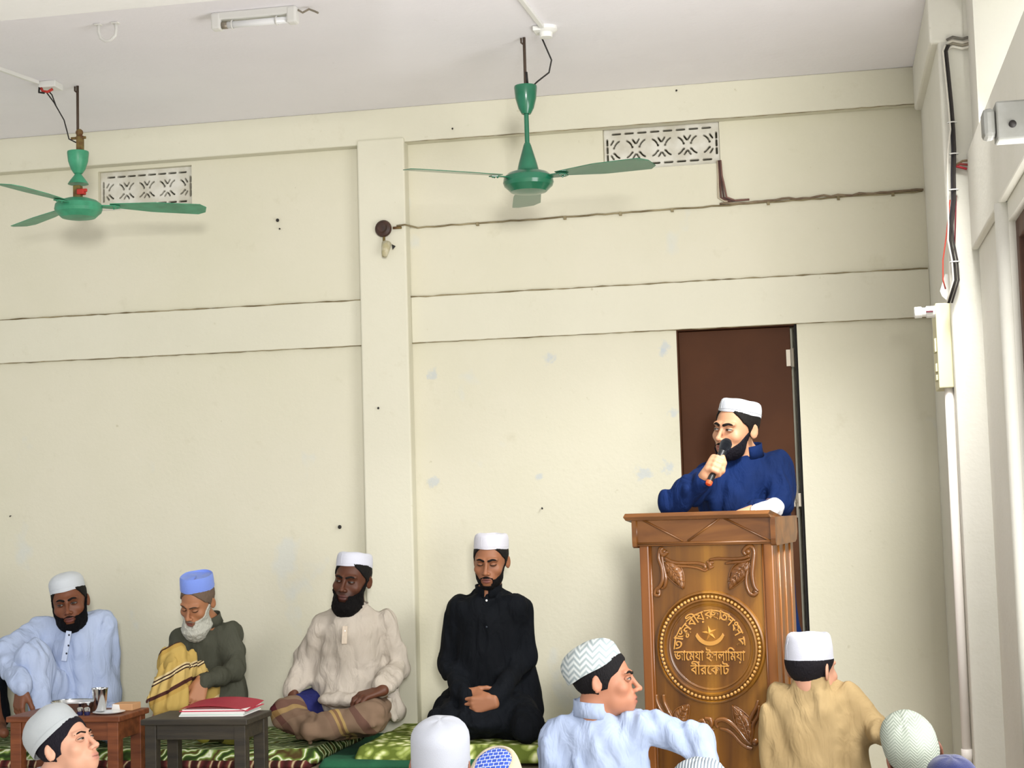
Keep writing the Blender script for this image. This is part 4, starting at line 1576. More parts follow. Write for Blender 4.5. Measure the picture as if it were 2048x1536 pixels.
BW = .255                                 # half width of the body
PD = .36                                  # depth of the body
Hb = LP(1411, 1088)[1]                    # under the frieze
Hf = LP(1411, 1037)[1]                    # under the top board
Ht = LP(1411, 1023)[1]
pod = thing('lectern', 'carved varnished wooden lectern with round medallion and lettering', 'lectern', tuple(PM @ Vector((0, PD / 2, 0))))
uL, uR = LP(1278, 1095)[0], LP(1546, 1095)[0]
pb_ = lambda name, lo, hi, m, par=pod, bev=.003: box_obj(name, lo, hi, m, par, bev, PM)
SW = .036
pb_('stile', (uL, 0, 0), (uL + SW, .03, Hb), M_TEAKF, bev=.005)
pb_('stile', (uR - SW, 0, 0), (uR, .03, Hb), M_TEAKF, bev=.005)
pb_('rail', (uL + SW, .001, 0), (uR - SW, .03, .07), M_TEAKF)
front = pb_('front_panel', (uL + SW, .014, .07), (uR - SW, .026, Hb), M_TEAK, bev=0)
pb_('side_panel', (uR - .024, .03, 0), (uR, PD, Hb), M_TEAKF)
pb_('side_panel', (uL, .03, 0), (uL + .024, PD, Hb), M_TEAKF)
pb_('back_shelf', (uL + .024, .05, .55), (uR - .024, PD, .575), M_TEAKF)
for k in range(3):
    b = MB()
    y0 = .09 + .1 * k
    b.tube([(uR + .001, y0, .05), (uR + .001, y0, Hb)], .004, seg=6, M=PM)
    b.build('reed', M_TEAKF, pod, smooth=True)
pb_('plinth', (uL - .02, -.02, 0), (uR + .02, PD + .01, .06), M_TEAKF, bev=.008)
# frieze with zigzag fillets, corbel shaped ends
fl, fr = LP(1270, 1060)[0], LP(1551, 1060)[0]
fz = pb_('frieze', (fl, -.012, Hb - .004), (fr, .012, Hf), M_TEAKH)
for xx0, xx1 in ((fl - .006, fl + .010), (fr - .014, fr + .004)):
    b = MB()
    pts = [(xx0, -.022, Hf), (xx0, PD + .015, Hf), (xx0, PD + .015, Hb + .03), (xx0, PD - .002, Hb + .004), (xx0, PD - .03, Hb - .006), (xx0, -.004, Hb - .010), (xx0, -.018, Hb - .004), (xx0, -.022, Hb + .015)]
    b.poly(pts, xx1 - xx0, (1, 0, 0), PM)
    b.build('corbel', M_TEAKH, pod)
b = MB()
zig = [LP(x, y, -.014) for x, y in ((1278, 1036), (1366, 1082), (1376, 1082), (1440, 1036), (1448, 1036), (1541, 1082))]
for p, q in ((0, 1), (2, 3), (4, 5)):
    b.tube([(zig[p][0], -.014, zig[p][1]), (zig[q][0], -.014, zig[q][1])], .0042, seg=6, M=PM)
b.tube([(fl + .012, -.014, Hb + .006), (fr - .014, -.014, Hb + .006)], .005, seg=6, M=PM)
b.tube([(fl + .010, -.014, Hb), (fl + .010, -.014, Hf)], .004, seg=6, M=PM)
b.build('fillet', M_TEAKH, fz, smooth=True)
# sloping top board, lower towards the speaker
tl_, tr_ = LP(1256, 1030)[0], LP(1545, 1030)[0]
SL = -.055
b = MB()
b.poly([(tl_, -.035, Hf), (tl_ - .006, -.044, Hf + .012), (tl_, -.038, Ht), (tl_, PD + .045, Ht + SL), (tl_ - .006, PD + .055, Ht + SL - .014), (tl_, PD + .045, Hf + SL)], tr_ - tl_, (1, 0, 0), PM)
b.build('top_board', M_TEAKH, pod)
# bright bead beside the left stile
b = MB()
b.tube([(uL + SW + .003, .010, .07), (uL + SW + .003, .010, Hb)], .005, seg=8, M=PM)
b.tube([(uR - SW - .003, .010, .07), (uR - SW - .003, .010, Hb)], .005, seg=8, M=PM)
b.build('bead_moulding', M_TEAKF, pod, smooth=True)

FD = .014


def carve_stroke(pts, rads, name='scroll', par=None, dz=0.0, sub=6):
    """raised rounded stroke through pixel points on the panel"""
    pp_ = np.array([LP(x, y, FD) for x, y in pts])
    rr = np.array(rads if hasattr(rads, '__len__') else [rads] * len(pts), float)
    # catmull rom
    out, ro_ = [], []
    n = len(pp_)
    for i in range(n - 1):
        a, bb, c, d = pp_[max(i - 1, 0)], pp_[i], pp_[i + 1], pp_[min(i + 2, n - 1)]
        for t in np.linspace(0, 1, sub, endpoint=False):
            out.append(.5 * (2 * bb + (c - a) * t + (2 * a - 5 * bb + 4 * c - d) * t * t + (-a + 3 * bb - 3 * c + d) * t ** 3))
            ro_.append(rr[i] + (rr[i + 1] - rr[i]) * t)
    out.append(pp_[-1])
    ro_.append(rr[-1])
    b_ = MB()
    b_.tube([(u, FD - .003 - dz, v) for u, v in out], [r * 1.25 for r in ro_], seg=8, M=PM)
    return b_.build(name, M_CARVE, par or front, smooth=True)


def zb1(x, y):   # panel zoom 2: region 1270,1010 .. 1610,1210 at 6.0235
    return 1270 + x / 6.0235, 1010 + y / 6.0235


def zb3(x, y):   # panel zoom 3: region 1260,1380 .. 1580,1536 at 6.4
    return 1260 + x / 6.4, 1380 + y / 6.4


for pts, rd in (
    ([(395, 560), (345, 600), (310, 560), (330, 520), (290, 520)], [.006, .007, .006, .005, .003]),
    ([(300, 520), (290, 640), (330, 760), (335, 900), (300, 985), (255, 1020), (240, 1080), (290, 1090), (300, 1040)], [.004, .006, .007, .007, .006, .005, .005, .005, .003]),
    ([(325, 610), (350, 760), (375, 880), (360, 980), (320, 1010)], [.004, .006, .007, .005, .003]),
    ([(365, 640), (460, 690), (600, 700), (740, 700), (830, 720), (850, 755), (815, 765)], [.005, .006, .005, .005, .006, .006, .003]),
    ([(370, 660), (480, 730), (640, 740), (760, 760), (840, 790), (880, 770)], [.003, .005, .004, .004, .004, .003]),
    ([(870, 680), (910, 720), (890, 780)], [.005, .006, .003]),
    ([(950, 690), (905, 700), (905, 755), (950, 740)], [.004, .006, .005, .003]),
    ([(900, 660), (1000, 645), (1160, 650), (1300, 640), (1380, 610)], [.003, .005, .005, .005, .006]),
    ([(1090, 705), (1200, 690), (1320, 680), (1390, 650)], [.003, .005, .005, .004]),
    ([(1340, 600), (1310, 560), (1345, 510), (1400, 495), (1440, 560), (1425, 700), (1415, 840), (1440, 980), (1490, 1040)], [.005, .006, .006, .006, .006, .008, .008, .007, .004]),
    ([(1385, 690), (1350, 820), (1345, 950), (1385, 1060), (1440, 1085), (1480, 1050)], [.003, .005, .006, .006, .006, .004]),
):
    carve_stroke([zb1(*p) for p in pts], rd)
for pts, rd in (
    ([(340, 60), (345, 140), (400, 260), (480, 350), (560, 420)], [.005, .006, .006, .006, .005]),
    ([(430, 60), (445, 160), (500, 280), (560, 380)], [.006, .005, .006, .004]),
    ([(870, 410), (930, 385), (965, 430), (950, 480)], [.004, .006, .006, .003]),
    ([(960, 360), (1030, 375), (1050, 440), (1020, 490), (1080, 510)], [.005, .007, .007, .005, .004]),
    ([(1130, 480), (1105, 440), (1120, 390), (1200, 375), (1290, 420), (1400, 520), (1490, 640), (1560, 700)], [.004, .006, .007, .007, .008, .008, .007, .004]),
    ([(1150, 490), (1240, 510), (1330, 570), (1420, 670), (1500, 730), (1570, 750)], [.003, .006, .006, .006, .006, .004]),
    ([(1640, 130), (1625, 210), (1570, 320), (1530, 420), (1540, 560), (1545, 680)], [.004, .006, .007, .006, .006, .005]),
    ([(1650, 200), (1640, 330), (1580, 440), (1570, 560), (1555, 660)], [.003, .005, .006, .005, .004]),
):
    carve_stroke([zb3(*p) for p in pts], rd)


def leaf(base, tip, width, name='leaf', veins=5, flip=1):
    """domed leaf with midrib and side veins, base and tip as pixels"""
    a, c = np.array(LP(*base, FD)), np.array(LP(*tip, FD))
    L = np.linalg.norm(c - a)
    d = (c - a) / L
    nn = np.array([-d[1], d[0]]) * flip
    b_ = MB()
    bm = b_.bm
    n = 16
    rows = []
    for i in range(n + 1):
        t = i / n
        w = width * (math.sin(math.pi * min(1, t ** .8)) ** .8) * (1 - .25 * t) * (1 + .06 * math.sin(t * 5 * math.pi))
        ctr = a + d * L * t + nn * L * .06 * math.sin(math.pi * t)
        row = []
        for s_ in (-1, -.66, -.33, 0, .33, .66, 1):
            p_ = ctr + nn * w * s_
            hgt = .006 + .007 * (1 - s_ * s_) - (.003 if s_ == 0 else 0) + .0022 * math.cos(s_ * 2 + t * 34)
            if abs(s_) == 1:
                hgt = .001
            row.append(bm.verts.new(PM @ Vector((p_[0], FD - hgt, p_[1]))))
        rows.append(row)
    for r0, r1 in zip(rows, rows[1:]):
        for k in range(6):
            bm.faces.new((r0[k], r0[k + 1], r1[k + 1], r1[k]))
    ob = b_.build(name, M_CARVE, front, smooth=True)
    b_ = MB()
    mid = [a + d * L * t + nn * L * .06 * math.sin(math.pi * t) for t in np.linspace(0, 1, 9)]
    b_.tube([(p_[0], FD - .011, p_[1]) for p_ in mid], [.0035 - .002 * i / 8 for i in range(9)], seg=6, M=PM)
    for i in range(veins):
        t = .15 + .65 * i / veins
        o_ = a + d * L * t + nn * L * .06 * math.sin(math.pi * t)
        w = width * .85 * (math.sin(math.pi * min(1, (t + .1) ** .8)) ** .8)
        for s_ in (-1, 1):
            e = o_ + d * L * .17 + nn * s_ * w * .8
            b_.tube([(o_[0], FD - .011, o_[1]), ((o_[0] + e[0]) / 2, FD - .0125, (o_[1] + e[1]) / 2), (e[0], FD - .006, e[1])], [.0026, .0024, .0012], seg=5, M=PM)
    b_.build('vein', M_CARVE, ob, smooth=True)
    # raised rim
    b_ = MB()
    for s_ in (-1, 1):
        pts_ = []
        for i in range(n + 1):
            t = i / n
            w = width * (math.sin(math.pi * min(1, t ** .8)) ** .8) * (1 - .25 * t)
            p_ = a + d * L * t + nn * (L * .06 * math.sin(math.pi * t) + w * s_)
            pts_.append((p_[0], FD - .004, p_[1]))
        b_.tube(pts_, .0026, seg=5, M=PM)
    b_.build('rim', M_CARVE, ob, smooth=True)


leaf(zb1(375, 690), zb1(585, 1010), .034)
leaf(zb1(1370, 690), zb1(1140, 1015), .033, flip=-1)
leaf(zb3(600, 470), zb3(760, 180), .033)
leaf(zb3(1530, 640), zb3(1310, 190), .034, flip=-1)
for x, y, r in ((1260 + 1600 / 6.4, 1380 + 665 / 6.4, .013), (1270 + 350 / 6.02, 1010 + 560 / 6.02, .010), (1270 + 285 / 6.02, 1010 + 1040 / 6.02, .010), (1270 + 1450 / 6.02, 1010 + 1045 / 6.02, .011), (1270 + 1360 / 6.02, 1010 + 560 / 6.02, .010)):
    u, v = LP(x, y, FD)
    b = MB()
    b.ball((u, FD, v), r, PM, 14, 10, sc=(1, .75, 1))
    b.build('boss', M_CARVE, front, smooth=True)

# medallion
mu, mv = LP(1421, 1294, FD)
RO = (LP(1531, 1294, FD)[0] - LP(1311, 1294, FD)[0]) / 2
med = MB()
TM = PM @ Matrix.Translation((mu, FD, mv)) @ Matrix.Rotation(math.radians(90), 4, 'X')
med.lathe([(RO * 1.00, 0), (RO * .985, .012), (RO * .955, .015), (RO * .93, .004), (RO * .915, .003), (RO * .87, .003), (RO * .855, .013), (RO * .825, .014), (RO * .80, .004), (RO * .765, .003), (RO * .75, .006), (RO * .735, .005), (RO * .72, .002), (0, .002)], TM, seg=96)
medo = med.build('medallion', M_TEAK, front, auto=35)
b = MB()
for k in range(76):
    a = 2 * math.pi * k / 76
    b.ball((mu + RO * .893 * math.cos(a), FD - .008, mv + RO * .893 * math.sin(a)), RO * .033, PM, 8, 6)
br = b.build('bead_ring', mat('bead_teak', '#bd8b48', rough=.25, coat=.4, spec=.5), medo, smooth=True)
br['kind'] = 'stuff'

M_LET = mat('carved_lettering', '#b98640', rough=.3, coat=.3, spec=.5)


def glyphs(txt, size, uv, ang=0.0, name='lettering', align='CENTER', xs=1.0):
    cu_ = bpy.data.curves.new('txt', 'FONT')
    cu_.body = txt
    cu_.size = size
    cu_.extrude = .0035
    cu_.bevel_depth = .0006
    cu_.align_x = align
    to = bpy.data.objects.new('txt', cu_)
    COL.objects.link(to)
    dg = bpy.context.evaluated_depsgraph_get()
    dg.update()
    me = bpy.data.meshes.new_from_object(to.evaluated_get(dg))
    bpy.data.objects.remove(to)
    bpy.data.curves.remove(cu_)
    Mg = PM @ Matrix.Translation((uv[0], FD - .006, uv[1])) @ Matrix.Rotation(math.radians(90), 4, 'X') @ Matrix.Rotation(ang, 4, 'Z') @ Matrix.Diagonal((xs, 1, 1, 1))
    me.transform(Mg)
    return link(name, me, M_LET, medo)


# straight lines (vowel signs written in their visual order)
def zm(x, y):  # medallion zoom: region 1290,1170 at 6.144
    return LP(1290 + x / 6.144, 1170 + y / 6.144, FD)


sz = RO * .25
glyphs('জােময়া ইসলািময়া', sz, zm(800, 925), xs=.70)
glyphs('বীরেকাট', sz, zm(805, 1095), xs=.80)
arc = ['আ', 'তা', 'হ', 'মী', 'র', ' ', 'ছা', 'ত', 'সং', 'স', 'দ']
arc_pts = [(430, 720, 82), (465, 610, 62), (520, 545, 50), (600, 455, 34), (690, 400, 20), (790, 370, 6), (880, 375, -8), (970, 400, -22), (1060, 470, -42), (1130, 570, -62), (1170, 700, -80)]
arc_c = zm(800, 720)
for (x, y, an), g in zip(arc_pts, ['তা', 'ভু', 'ন', 'বী', 'য়', 'র', 'ছা', 'ত', 'সং', 'স', 'দ']):
    uv = np.array(zm(x, y))
    inw = nrm(np.array(arc_c) - uv) * sz * .22
    glyphs(g, sz * .95, uv + inw, math.radians(an))
# crescent and star
b = MB()
cc_ = np.array(zm(800, 560))
o1, i1 = [], []
for t in np.linspace(math.radians(200), math.radians(340), 25):
    o1.append((cc_[0] + RO * .275 * math.cos(t), FD - .010, cc_[1] + RO * .275 * math.sin(t) * .95))
c_up = cc_ + np.array([0, RO * .07])
for t in np.linspace(math.radians(340), math.radians(200), 25)[1:-1]:
    i1.append((c_up[0] + RO * .262 * math.cos(t) * .98, FD - .010, c_up[1] + RO * .26 * math.sin(t)))
b.poly(o1 + i1, .009, (0, 1, 0), PM)
b.build('crescent', M_LET, medo)
b = MB()
sc_ = np.array(zm(795, 590))
star = []
for k in range(10):
    r = RO * (.14 if k % 2 == 0 else .055)
    a = math.radians(100 + 36 * k)
    star.append((sc_[0] + r * math.cos(a), sc_[1] + r * math.sin(a)))
ctr = b.bm.verts.new(PM @ Vector((sc_[0], FD - .016, sc_[1])))
vs_ = [b.bm.verts.new(PM @ Vector((u, FD - .002, v))) for u, v in star]
for k in range(10):
    b.bm.faces.new((ctr, vs_[k], vs_[(k + 1) % 10]))
b.build('star', M_LET, medo)

# ------------------------------------------------------------------ the people
def cloth_mat(name, hexc, hex2=None, rough=.85, sheen=.0, weave=900, bump=.15):
    key = 'cloth_' + name
    if key in MATS:
        return MATS[key]
    m = mat(key, hexc, rough=rough, hex2=hex2, scale=5, bump=bump, bscale=weave, spec=.15, sheen=sheen)
    nt = m.node_tree
    N, Lk = nt.nodes.new, nt.links.new
    tc, w, mp = N('ShaderNodeTexCoord'), N('ShaderNodeTexNoise'), N('ShaderNodeMapping')
    mp.inputs['Scale'].default_value = (1, 1, .45)
    mp.inputs['Rotation'].default_value = (.2, .35, .1)
    w.inputs['Scale'].default_value, w.inputs['Detail'].default_value = 17, 3
    w.inputs['Distortion'].default_value = .8
    Lk(tc.outputs['Object'], mp.inputs[0])
    Lk(mp.outputs[0], w.inputs['Vector'])
    b2 = N('ShaderNodeBump')
    b2.inputs['Strength'].default_value, b2.inputs['Distance'].default_value = .55, .03
    Lk(w.outputs[0], b2.inputs['Height'])
    b1 = nt.nodes['Bump']
    Lk(b2.outputs[0], b1.inputs['Normal'])
    return m


def stripe_mat(name, base, d1, f1, ramp1, d2=None, f2=1, ramp2=None):
    """woven stripes: ramp = [(position, hex)...] repeated along direction d"""
    m, nt, b = new_mat('cloth_' + name)
    N, Lk = nt.nodes.new, nt.links.new
    tc = N('ShaderNodeTexCoord')
    nz = N('ShaderNodeTexNoise')
    nz.inputs['Scale'].default_value = 4.0
    Lk(tc.outputs['Object'], nz.inputs['Vector'])

    def layer(d, f, rp):
        dt = N('ShaderNodeVectorMath')
        dt.operation = 'DOT_PRODUCT'
        dt.inputs[1].default_value = tuple(nrm(d) * f)
        Lk(tc.outputs['Object'], dt.inputs[0])
        ad = N('ShaderNodeMath')
        ad.operation = 'MULTIPLY_ADD'
        ad.inputs[1].default_value = .35
        Lk(nz.outputs[0], ad.inputs[0])
        Lk(dt.outputs['Value'], ad.inputs[2])
        fr = N('ShaderNodeMath')
        fr.operation = 'FRACT'
        Lk(ad.outputs[0], fr.inputs[0])
        r = N('ShaderNodeValToRGB')
        r.color_ramp.interpolation = 'CONSTANT'
        els = r.color_ramp.elements
        els[0].position, els[0].color = 0, srgb(rp[0][1])
        els[1].position, els[1].color = rp[-1][0], srgb(rp[-1][1])
        for p_, c_ in rp[1:-1]:
            e = els.new(p_)
            e.color = srgb(c_)
        Lk(fr.outputs[0], r.inputs[0])
        return r.outputs[0]
    c = layer(d1, f1, ramp1)
    if d2 is not None:
        x = N('ShaderNodeMix')
        x.data_type = 'RGBA'
        x.inputs[0].default_value = .45
        Lk(c, x.inputs[6])
        Lk(layer(d2, f2, ramp2), x.inputs[7])
        c = x.outputs[2]
    Lk(c, b.inputs['Base Color'])
    b.inputs['Roughness'].default_value = .9
    b.inputs['Specular IOR Level'].default_value = .1
    b.inputs['Sheen Weight'].default_value = 0
    return m


def garment(name, prims, m, par, vox=.008, folds=((0.0108, (16, 16, 5)),), subs=(), seed=0, ymax=-.012, lines=()):
    F = Field()
    for p_, k in prims:
        F.add(p_, k)
    for p_, k in subs:
        F.sub(p_, k)
    for a, c, r, sgn in lines:
        F.add(cone(a, c, r, r * .7), r * 1.6, '+' if sgn > 0 else '-')
    rs = np.random.RandomState(seed)
    offs = rs.rand(8, 3) * 40

    def post(p):
        o = np.zeros(len(p))
        for i, fl_ in enumerate(folds):
            amp, fr = fl_[0], np.array(fl_[1], float)
            q = p @ fl_[2] if len(fl_) > 2 else p
            n1 = vnoise(q * fr + offs[i])
            n2 = vnoise(q * fr * 2.1 + offs[i + 1])
            o += amp * (1.6 * (.5 - np.abs(n1)) + .5 * n2)
        return o
    v, q = F.mesh(vox, post=post)
    if ymax is not None:
        v[:, 1] = np.minimum(v[:, 1], ymax)
    return np_mesh(name, v, q, m, par)


def align(d):
    """matrix whose column 2 is d, to stretch folds along a direction: p @ A"""
    d = nrm(d)
    a = nrm(np.cross(d, (0.3, 1, .2)))
    return np.stack([a, np.cross(d, a), d], 1)


def collar(par, base, up, r, m, hgt=.034, ry=None, opening=None, name='collar', flare=1.02):
    """standing band collar round the neck, open at the front"""
    up = nrm(up)
    M4 = Matrix.Translation(Vector(base)) @ Vector(up).to_track_quat('Z', 'Y').to_matrix().to_4x4()
    b_ = MB()
    n = 40
    ry = ry or r
    a0 = opening if opening is not None else -math.pi / 2
    gap = .16
    ang = np.linspace(a0 + gap, a0 + 2 * math.pi - gap, n)
    # express angles in world: x = right, -y = front
    X, Yv, Z = V3(1, 0, 0), V3(0, 1, 0), up
    X = nrm(X - up * (X @ up))
    Yv = np.cross(up, X)
    for rr_, in ((1.0,),):
        rows = []
        for a in ang:
            dirv = X * math.cos(a) * r + Yv * math.sin(a) * ry
            row = [b_.bm.verts.new(Vector(np.array(base) + dirv * f + up * h)) for f, h in ((1.06, -.012), (1.0, hgt * .4), (flare, hgt), (flare - .07, hgt), (.93, hgt * .4), (.96, -.012))]
            rows.append(row)
        for r0, r1 in zip(rows, rows[1:]):
            for k in range(6):
                b_.bm.faces.new((r0[k], r0[(k + 1) % 6], r1[(k + 1) % 6], r1[k]))
        b_.bm.faces.new(rows[0])
        b_.bm.faces.new(rows[-1][::-1])
    return b_.build(name, m, par, smooth=True)


M_SKIN = vcol_mat('skin', rough=.5, sss=.0, spec=.35, bump=.04, bscale=180)


def body(par, o, R, s, skin, lip, core=(), hands=(), fat=1.0, stubble=None, vox=.0040, neck=None, subs=()):
    """one continuous skin surface: head, neck, trunk and limbs, hands"""
    F = Field()
    for prim, k, op in head_prims(fat):
        F.add(xf(prim, R, o, s), k * s, op)
    a = o + R @ V3(0, .022, -.055) * s
    F.add(cone(a, neck, .050 * s, .053 * s), .02)
    for p_, k in core:
        F.add(p_, k)
    for h in hands:
        hand(F, **h)
    v, q = F.mesh(vox)
    return np_mesh('body', v, q, M_SKIN, par, skin_tint(v, skin, lip, R, o, s, stubble))


def button(par, pts, m, r=.0045):
    for p_ in pts:
        b_ = MB()
        b_.ball(p_, r, u=8, v=6, sc=(1, .5, 1))
        b_.build('button', m, par, smooth=True)


M_BTN = mat('dark_button', '#1c1d2c', rough=.3)
M_BTNW = mat('white_button', '#f2f2ee', rough=.3)


# ---- man kneeling in black, hands clasped
def man_black():
    t = person('man in black robe and white cap kneeling with clasped hands', loc=tuple(P(970, 1470, -.5)))
    o, R, s = P(981, 1121, -.44), rot(1, 10, 2), .90
    nb = P(978, 1196, -.42)
    chest, waist = P(976, 1235, -.42), P(974, 1395, -.40)
    sl, sr = P(918, 1222, -.42), P(1034, 1217, -.42)
    el, er = P(900, 1322, -.40), P(1046, 1315, -.40)
    wl, wr = P(928, 1392, -.62), P(990, 1396, -.62)
    X = V3(1, 0, 0)
    core = [(limb(waist, chest, (.08, .06), (.10, .07), X), .02), (cone(chest, nb, .07, .055), .03)]
    for a, b_, c in ((sl, el, wl), (sr, er, wr)):
        core += [(cone(chest, a, .04, .04), .02), (cone(a, b_, .038, .032), .01), (cone(b_, c, .032, .024), .01)]
    hands = [dict(w=wl, d=(.90, -.25, -.25), n=(.25, .95, .1), side=1, curl=(30, 45, 30), spread=2, thumb=(38, 18), s=.92),
             dict(w=wr + V3(0, -.028, -.012), d=(-.95, -.12, -.16), n=(-.1, .95, .05), side=-1, curl=(26, 30, 25), spread=4, thumb=(42, 10), s=.92)]
    sk = '#8f5f43'
    body(t, o, R, s, sk, '#6d3f38', core, hands, neck=nb)
    build_head_extras(t, R, o, s, sk, eyes='closed', moustache='#120e0c', beard=dict(c='#0d0b0b', len=.002, t=.0045, lip=-.100, top=-.070),
                      cap=dict(h=.070, z0=.052, tilt=9, color='#cfcfd8'))
    m = cloth_mat('black_robe', '#06090e', '#080c12')
    pr = [(limb(waist, chest, (.155, .115), (.150, .105), X), .03), (cone(sl, sr, .060, .060), .03), (cone(chest, nb, .09, .062), .03)]
    for a, b_, c in ((sl, el, wl), (sr, er, wr)):
        pr += [(cone(a, b_, .062, .056), .03), (cone(b_, c, .056, .042), .025)]
    hl, hr_, kl, kr = P(935, 1410, -.30), P(1015, 1410, -.30), P(893, 1447, -.62), P(1052, 1450, -.64)
    pr += [(cone(hl, kl, .11, .078), .03), (cone(hr_, kr, .11, .080), .03), (ell(P(972, 1436, -.48), (.19, .24, .085)), .05),
           (cone(P(1052, 1335, -.34), P(1066, 1420, -.36), .045, .06), .03), (cone(kl, P(905, 1452, -.15), .06, .06), .03), (cone(kr, P(1070, 1452, -.18), .06, .05), .03)]
    garment('robe', pr, m, t, folds=((0.0126, (13, 13, 4)), (.006, (26, 26, 8))), seed=3)
    collar(t, P(978, 1186, -.425), (0, -.12, 1), .056, m, .036)
    b_ = MB()
    b_.box(P(968, 1290, -.545), P(980, 1195, -.50), bev=.002)
    button(t, [P(973, 1201, -.503)], M_BTNW)
    button(t, [P(973, 1254, -.537)], mat('black_button', '#232a33', rough=.3))
    b_.bm.free()


# ---- man in beige kurta and checked lungi
def man_beige():
    t = person('man in beige kurta and checked lungi sitting cross legged with a white cap', loc=tuple(P(670, 1475, -.5)))
    o, R, s = P(704, 1158, -.42), rot(6, 4, 7), .93
    nb = P(706, 1228, -.40)
    chest, waist = P(704, 1262, -.40), P(700, 1370, -.36)
    sl, sr = P(648, 1256, -.42), P(768, 1250, -.36)
    el, er = P(612, 1325, -.38), P(795, 1335, -.34)
    wl, wr = P(585, 1388, -.50), P(764, 1380, -.60)
    X = V3(1, .15, 0)
    core = [(limb(waist, chest, (.09, .07), (.10, .07), X), .02), (cone(chest, nb, .07, .055), .03)]
    for a, b_, c in ((sl, el, wl), (sr, er, wr)):
        core += [(cone(chest, a, .04, .04), .02), (cone(a, b_, .038, .032), .01), (cone(b_, c, .032, .025), .01)]
    hands = [dict(w=wl, d=(-.2, -.4, -.9), n=(.6, .3, -.5), side=1, curl=(20, 30, 20), s=.9),
             dict(w=wr, d=(-.80, -.55, -.22), n=(-.25, .05, -.95), side=-1, curl=(26, 36, 26), spread=7, thumb=(34, 14), s=.98)]
    sk = '#54301f'
    body(t, o, R, s, sk, '#52302c', core, hands, neck=nb, fat=1.06, stubble='#170f0c')
    build_head_extras(t, R, o, s, sk, eyes='narrow', gaze=(-.003, 0), beard=dict(c='#0a0808', len=.016, t=.007, lip=-.094, top=-.064), hair='#0f0c0b',
                      cap=dict(h=.066, z0=.050, tilt=11, color='#ced0dc', brim_roll=-4), fat=1.06)
    m = cloth_mat('beige_kurta', '#b5aca0', '#aca396')
    pr = [(limb(waist, chest, (.165, .13), (.150, .11), X), .03), (limb(P(700, 1395, -.42), waist, (.14, .12), (.16, .13), X), .03), (cone(sl, sr, .060, .060), .03), (cone(chest, nb, .09, .066), .03)]
    for a, b_, c in ((sl, el, wl), (sr, er, wr)):
        pr += [(cone(a, b_, .064, .058), .025), (cone(b_, c + (b_ - c) * .12, .060, .046), .02)]
    pr += [(ell(P(692, 1398, -.50), (.13, .10, .045)), .02), (cone(P(770, 1370, -.30), P(790, 1420, -.32), .06, .05), .02)]
    garment('kurta', pr, m, t, folds=((0.0144, (12, 12, 6)), (.005, (24, 20, 14))), seed=11)
    collar(t, P(707, 1222, -.405), (-.02, -.15, 1), .060, m, .030, flare=1.12, opening=-math.pi / 2 - .5)
    pl = box_obj('placket', (-.011, -.004, -.075), (.011, .004, .0), cloth_mat('beige_placket', '#c4b6a4'), t, bev=.002,
                 M=Matrix.Translation(Vector(P(690, 1252, -.522))) @ Matrix.Rotation(math.radians(-12), 4, 'X'))
    button(t, [P(690, y, -.53 - (y - 1262) * .0003) for y in (1262, 1284)], M_BTNW, .0035)
    lm = stripe_mat('brown_check_lungi', '#6b5848', (.8, .3, .5), 3.3, [(0, '#75604f'), (.52, '#6b5446'), (.60, '#a88c50'), (.64, '#6b4a2c'), (.68, '#b09655'), (.73, '#75604f'), (.90, '#4b2428')],
                    (-.4, .6, .8), 2.2, [(0, '#766250'), (.6, '#6a5444'), (.70, '#a88c50'), (.76, '#4e2024'), (.84, '#766250')])
    hl, hr_ = P(660, 1410, -.32), P(745, 1410, -.30)
    kl, kr = P(575, 1430, -.56), P(742, 1432, -.66)
    al, ar = P(660, 1460, -.68), P(620, 1462, -.70)
    pr = [(cone(hl, kl, .095, .070), .03), (cone(hr_, kr, .095, .072), .03), (cone(kl, al, .066, .045), .03), (cone(kr, ar, .066, .045), .03),
          (ell(P(670, 1448, -.45), (.20, .24, .06)), .03)]
    garment('lungi', pr, lm, t, folds=((0.0126, (10, 14, 14)), (.004, (22, 24, 24))), seed=12)
    b_ = MB()
    b_.bm.free()
    garment('shorts_edge', [(cone(P(600, 1424, -.49), P(628, 1418, -.41), .084, .091), .02)], cloth_mat('navy_cotton', '#23265a'), t, folds=((0.0054, (20, 20, 20)),))
    garment('shirt_tail', [(cone(P(772, 1405, -.45), P(788, 1440, -.42), .012, .010), .02), (cone(P(780, 1400, -.44), P(795, 1438, -.40), .012, .008), .02)], m, t, folds=((0.0036, (20, 20, 20)),), vox=.005)


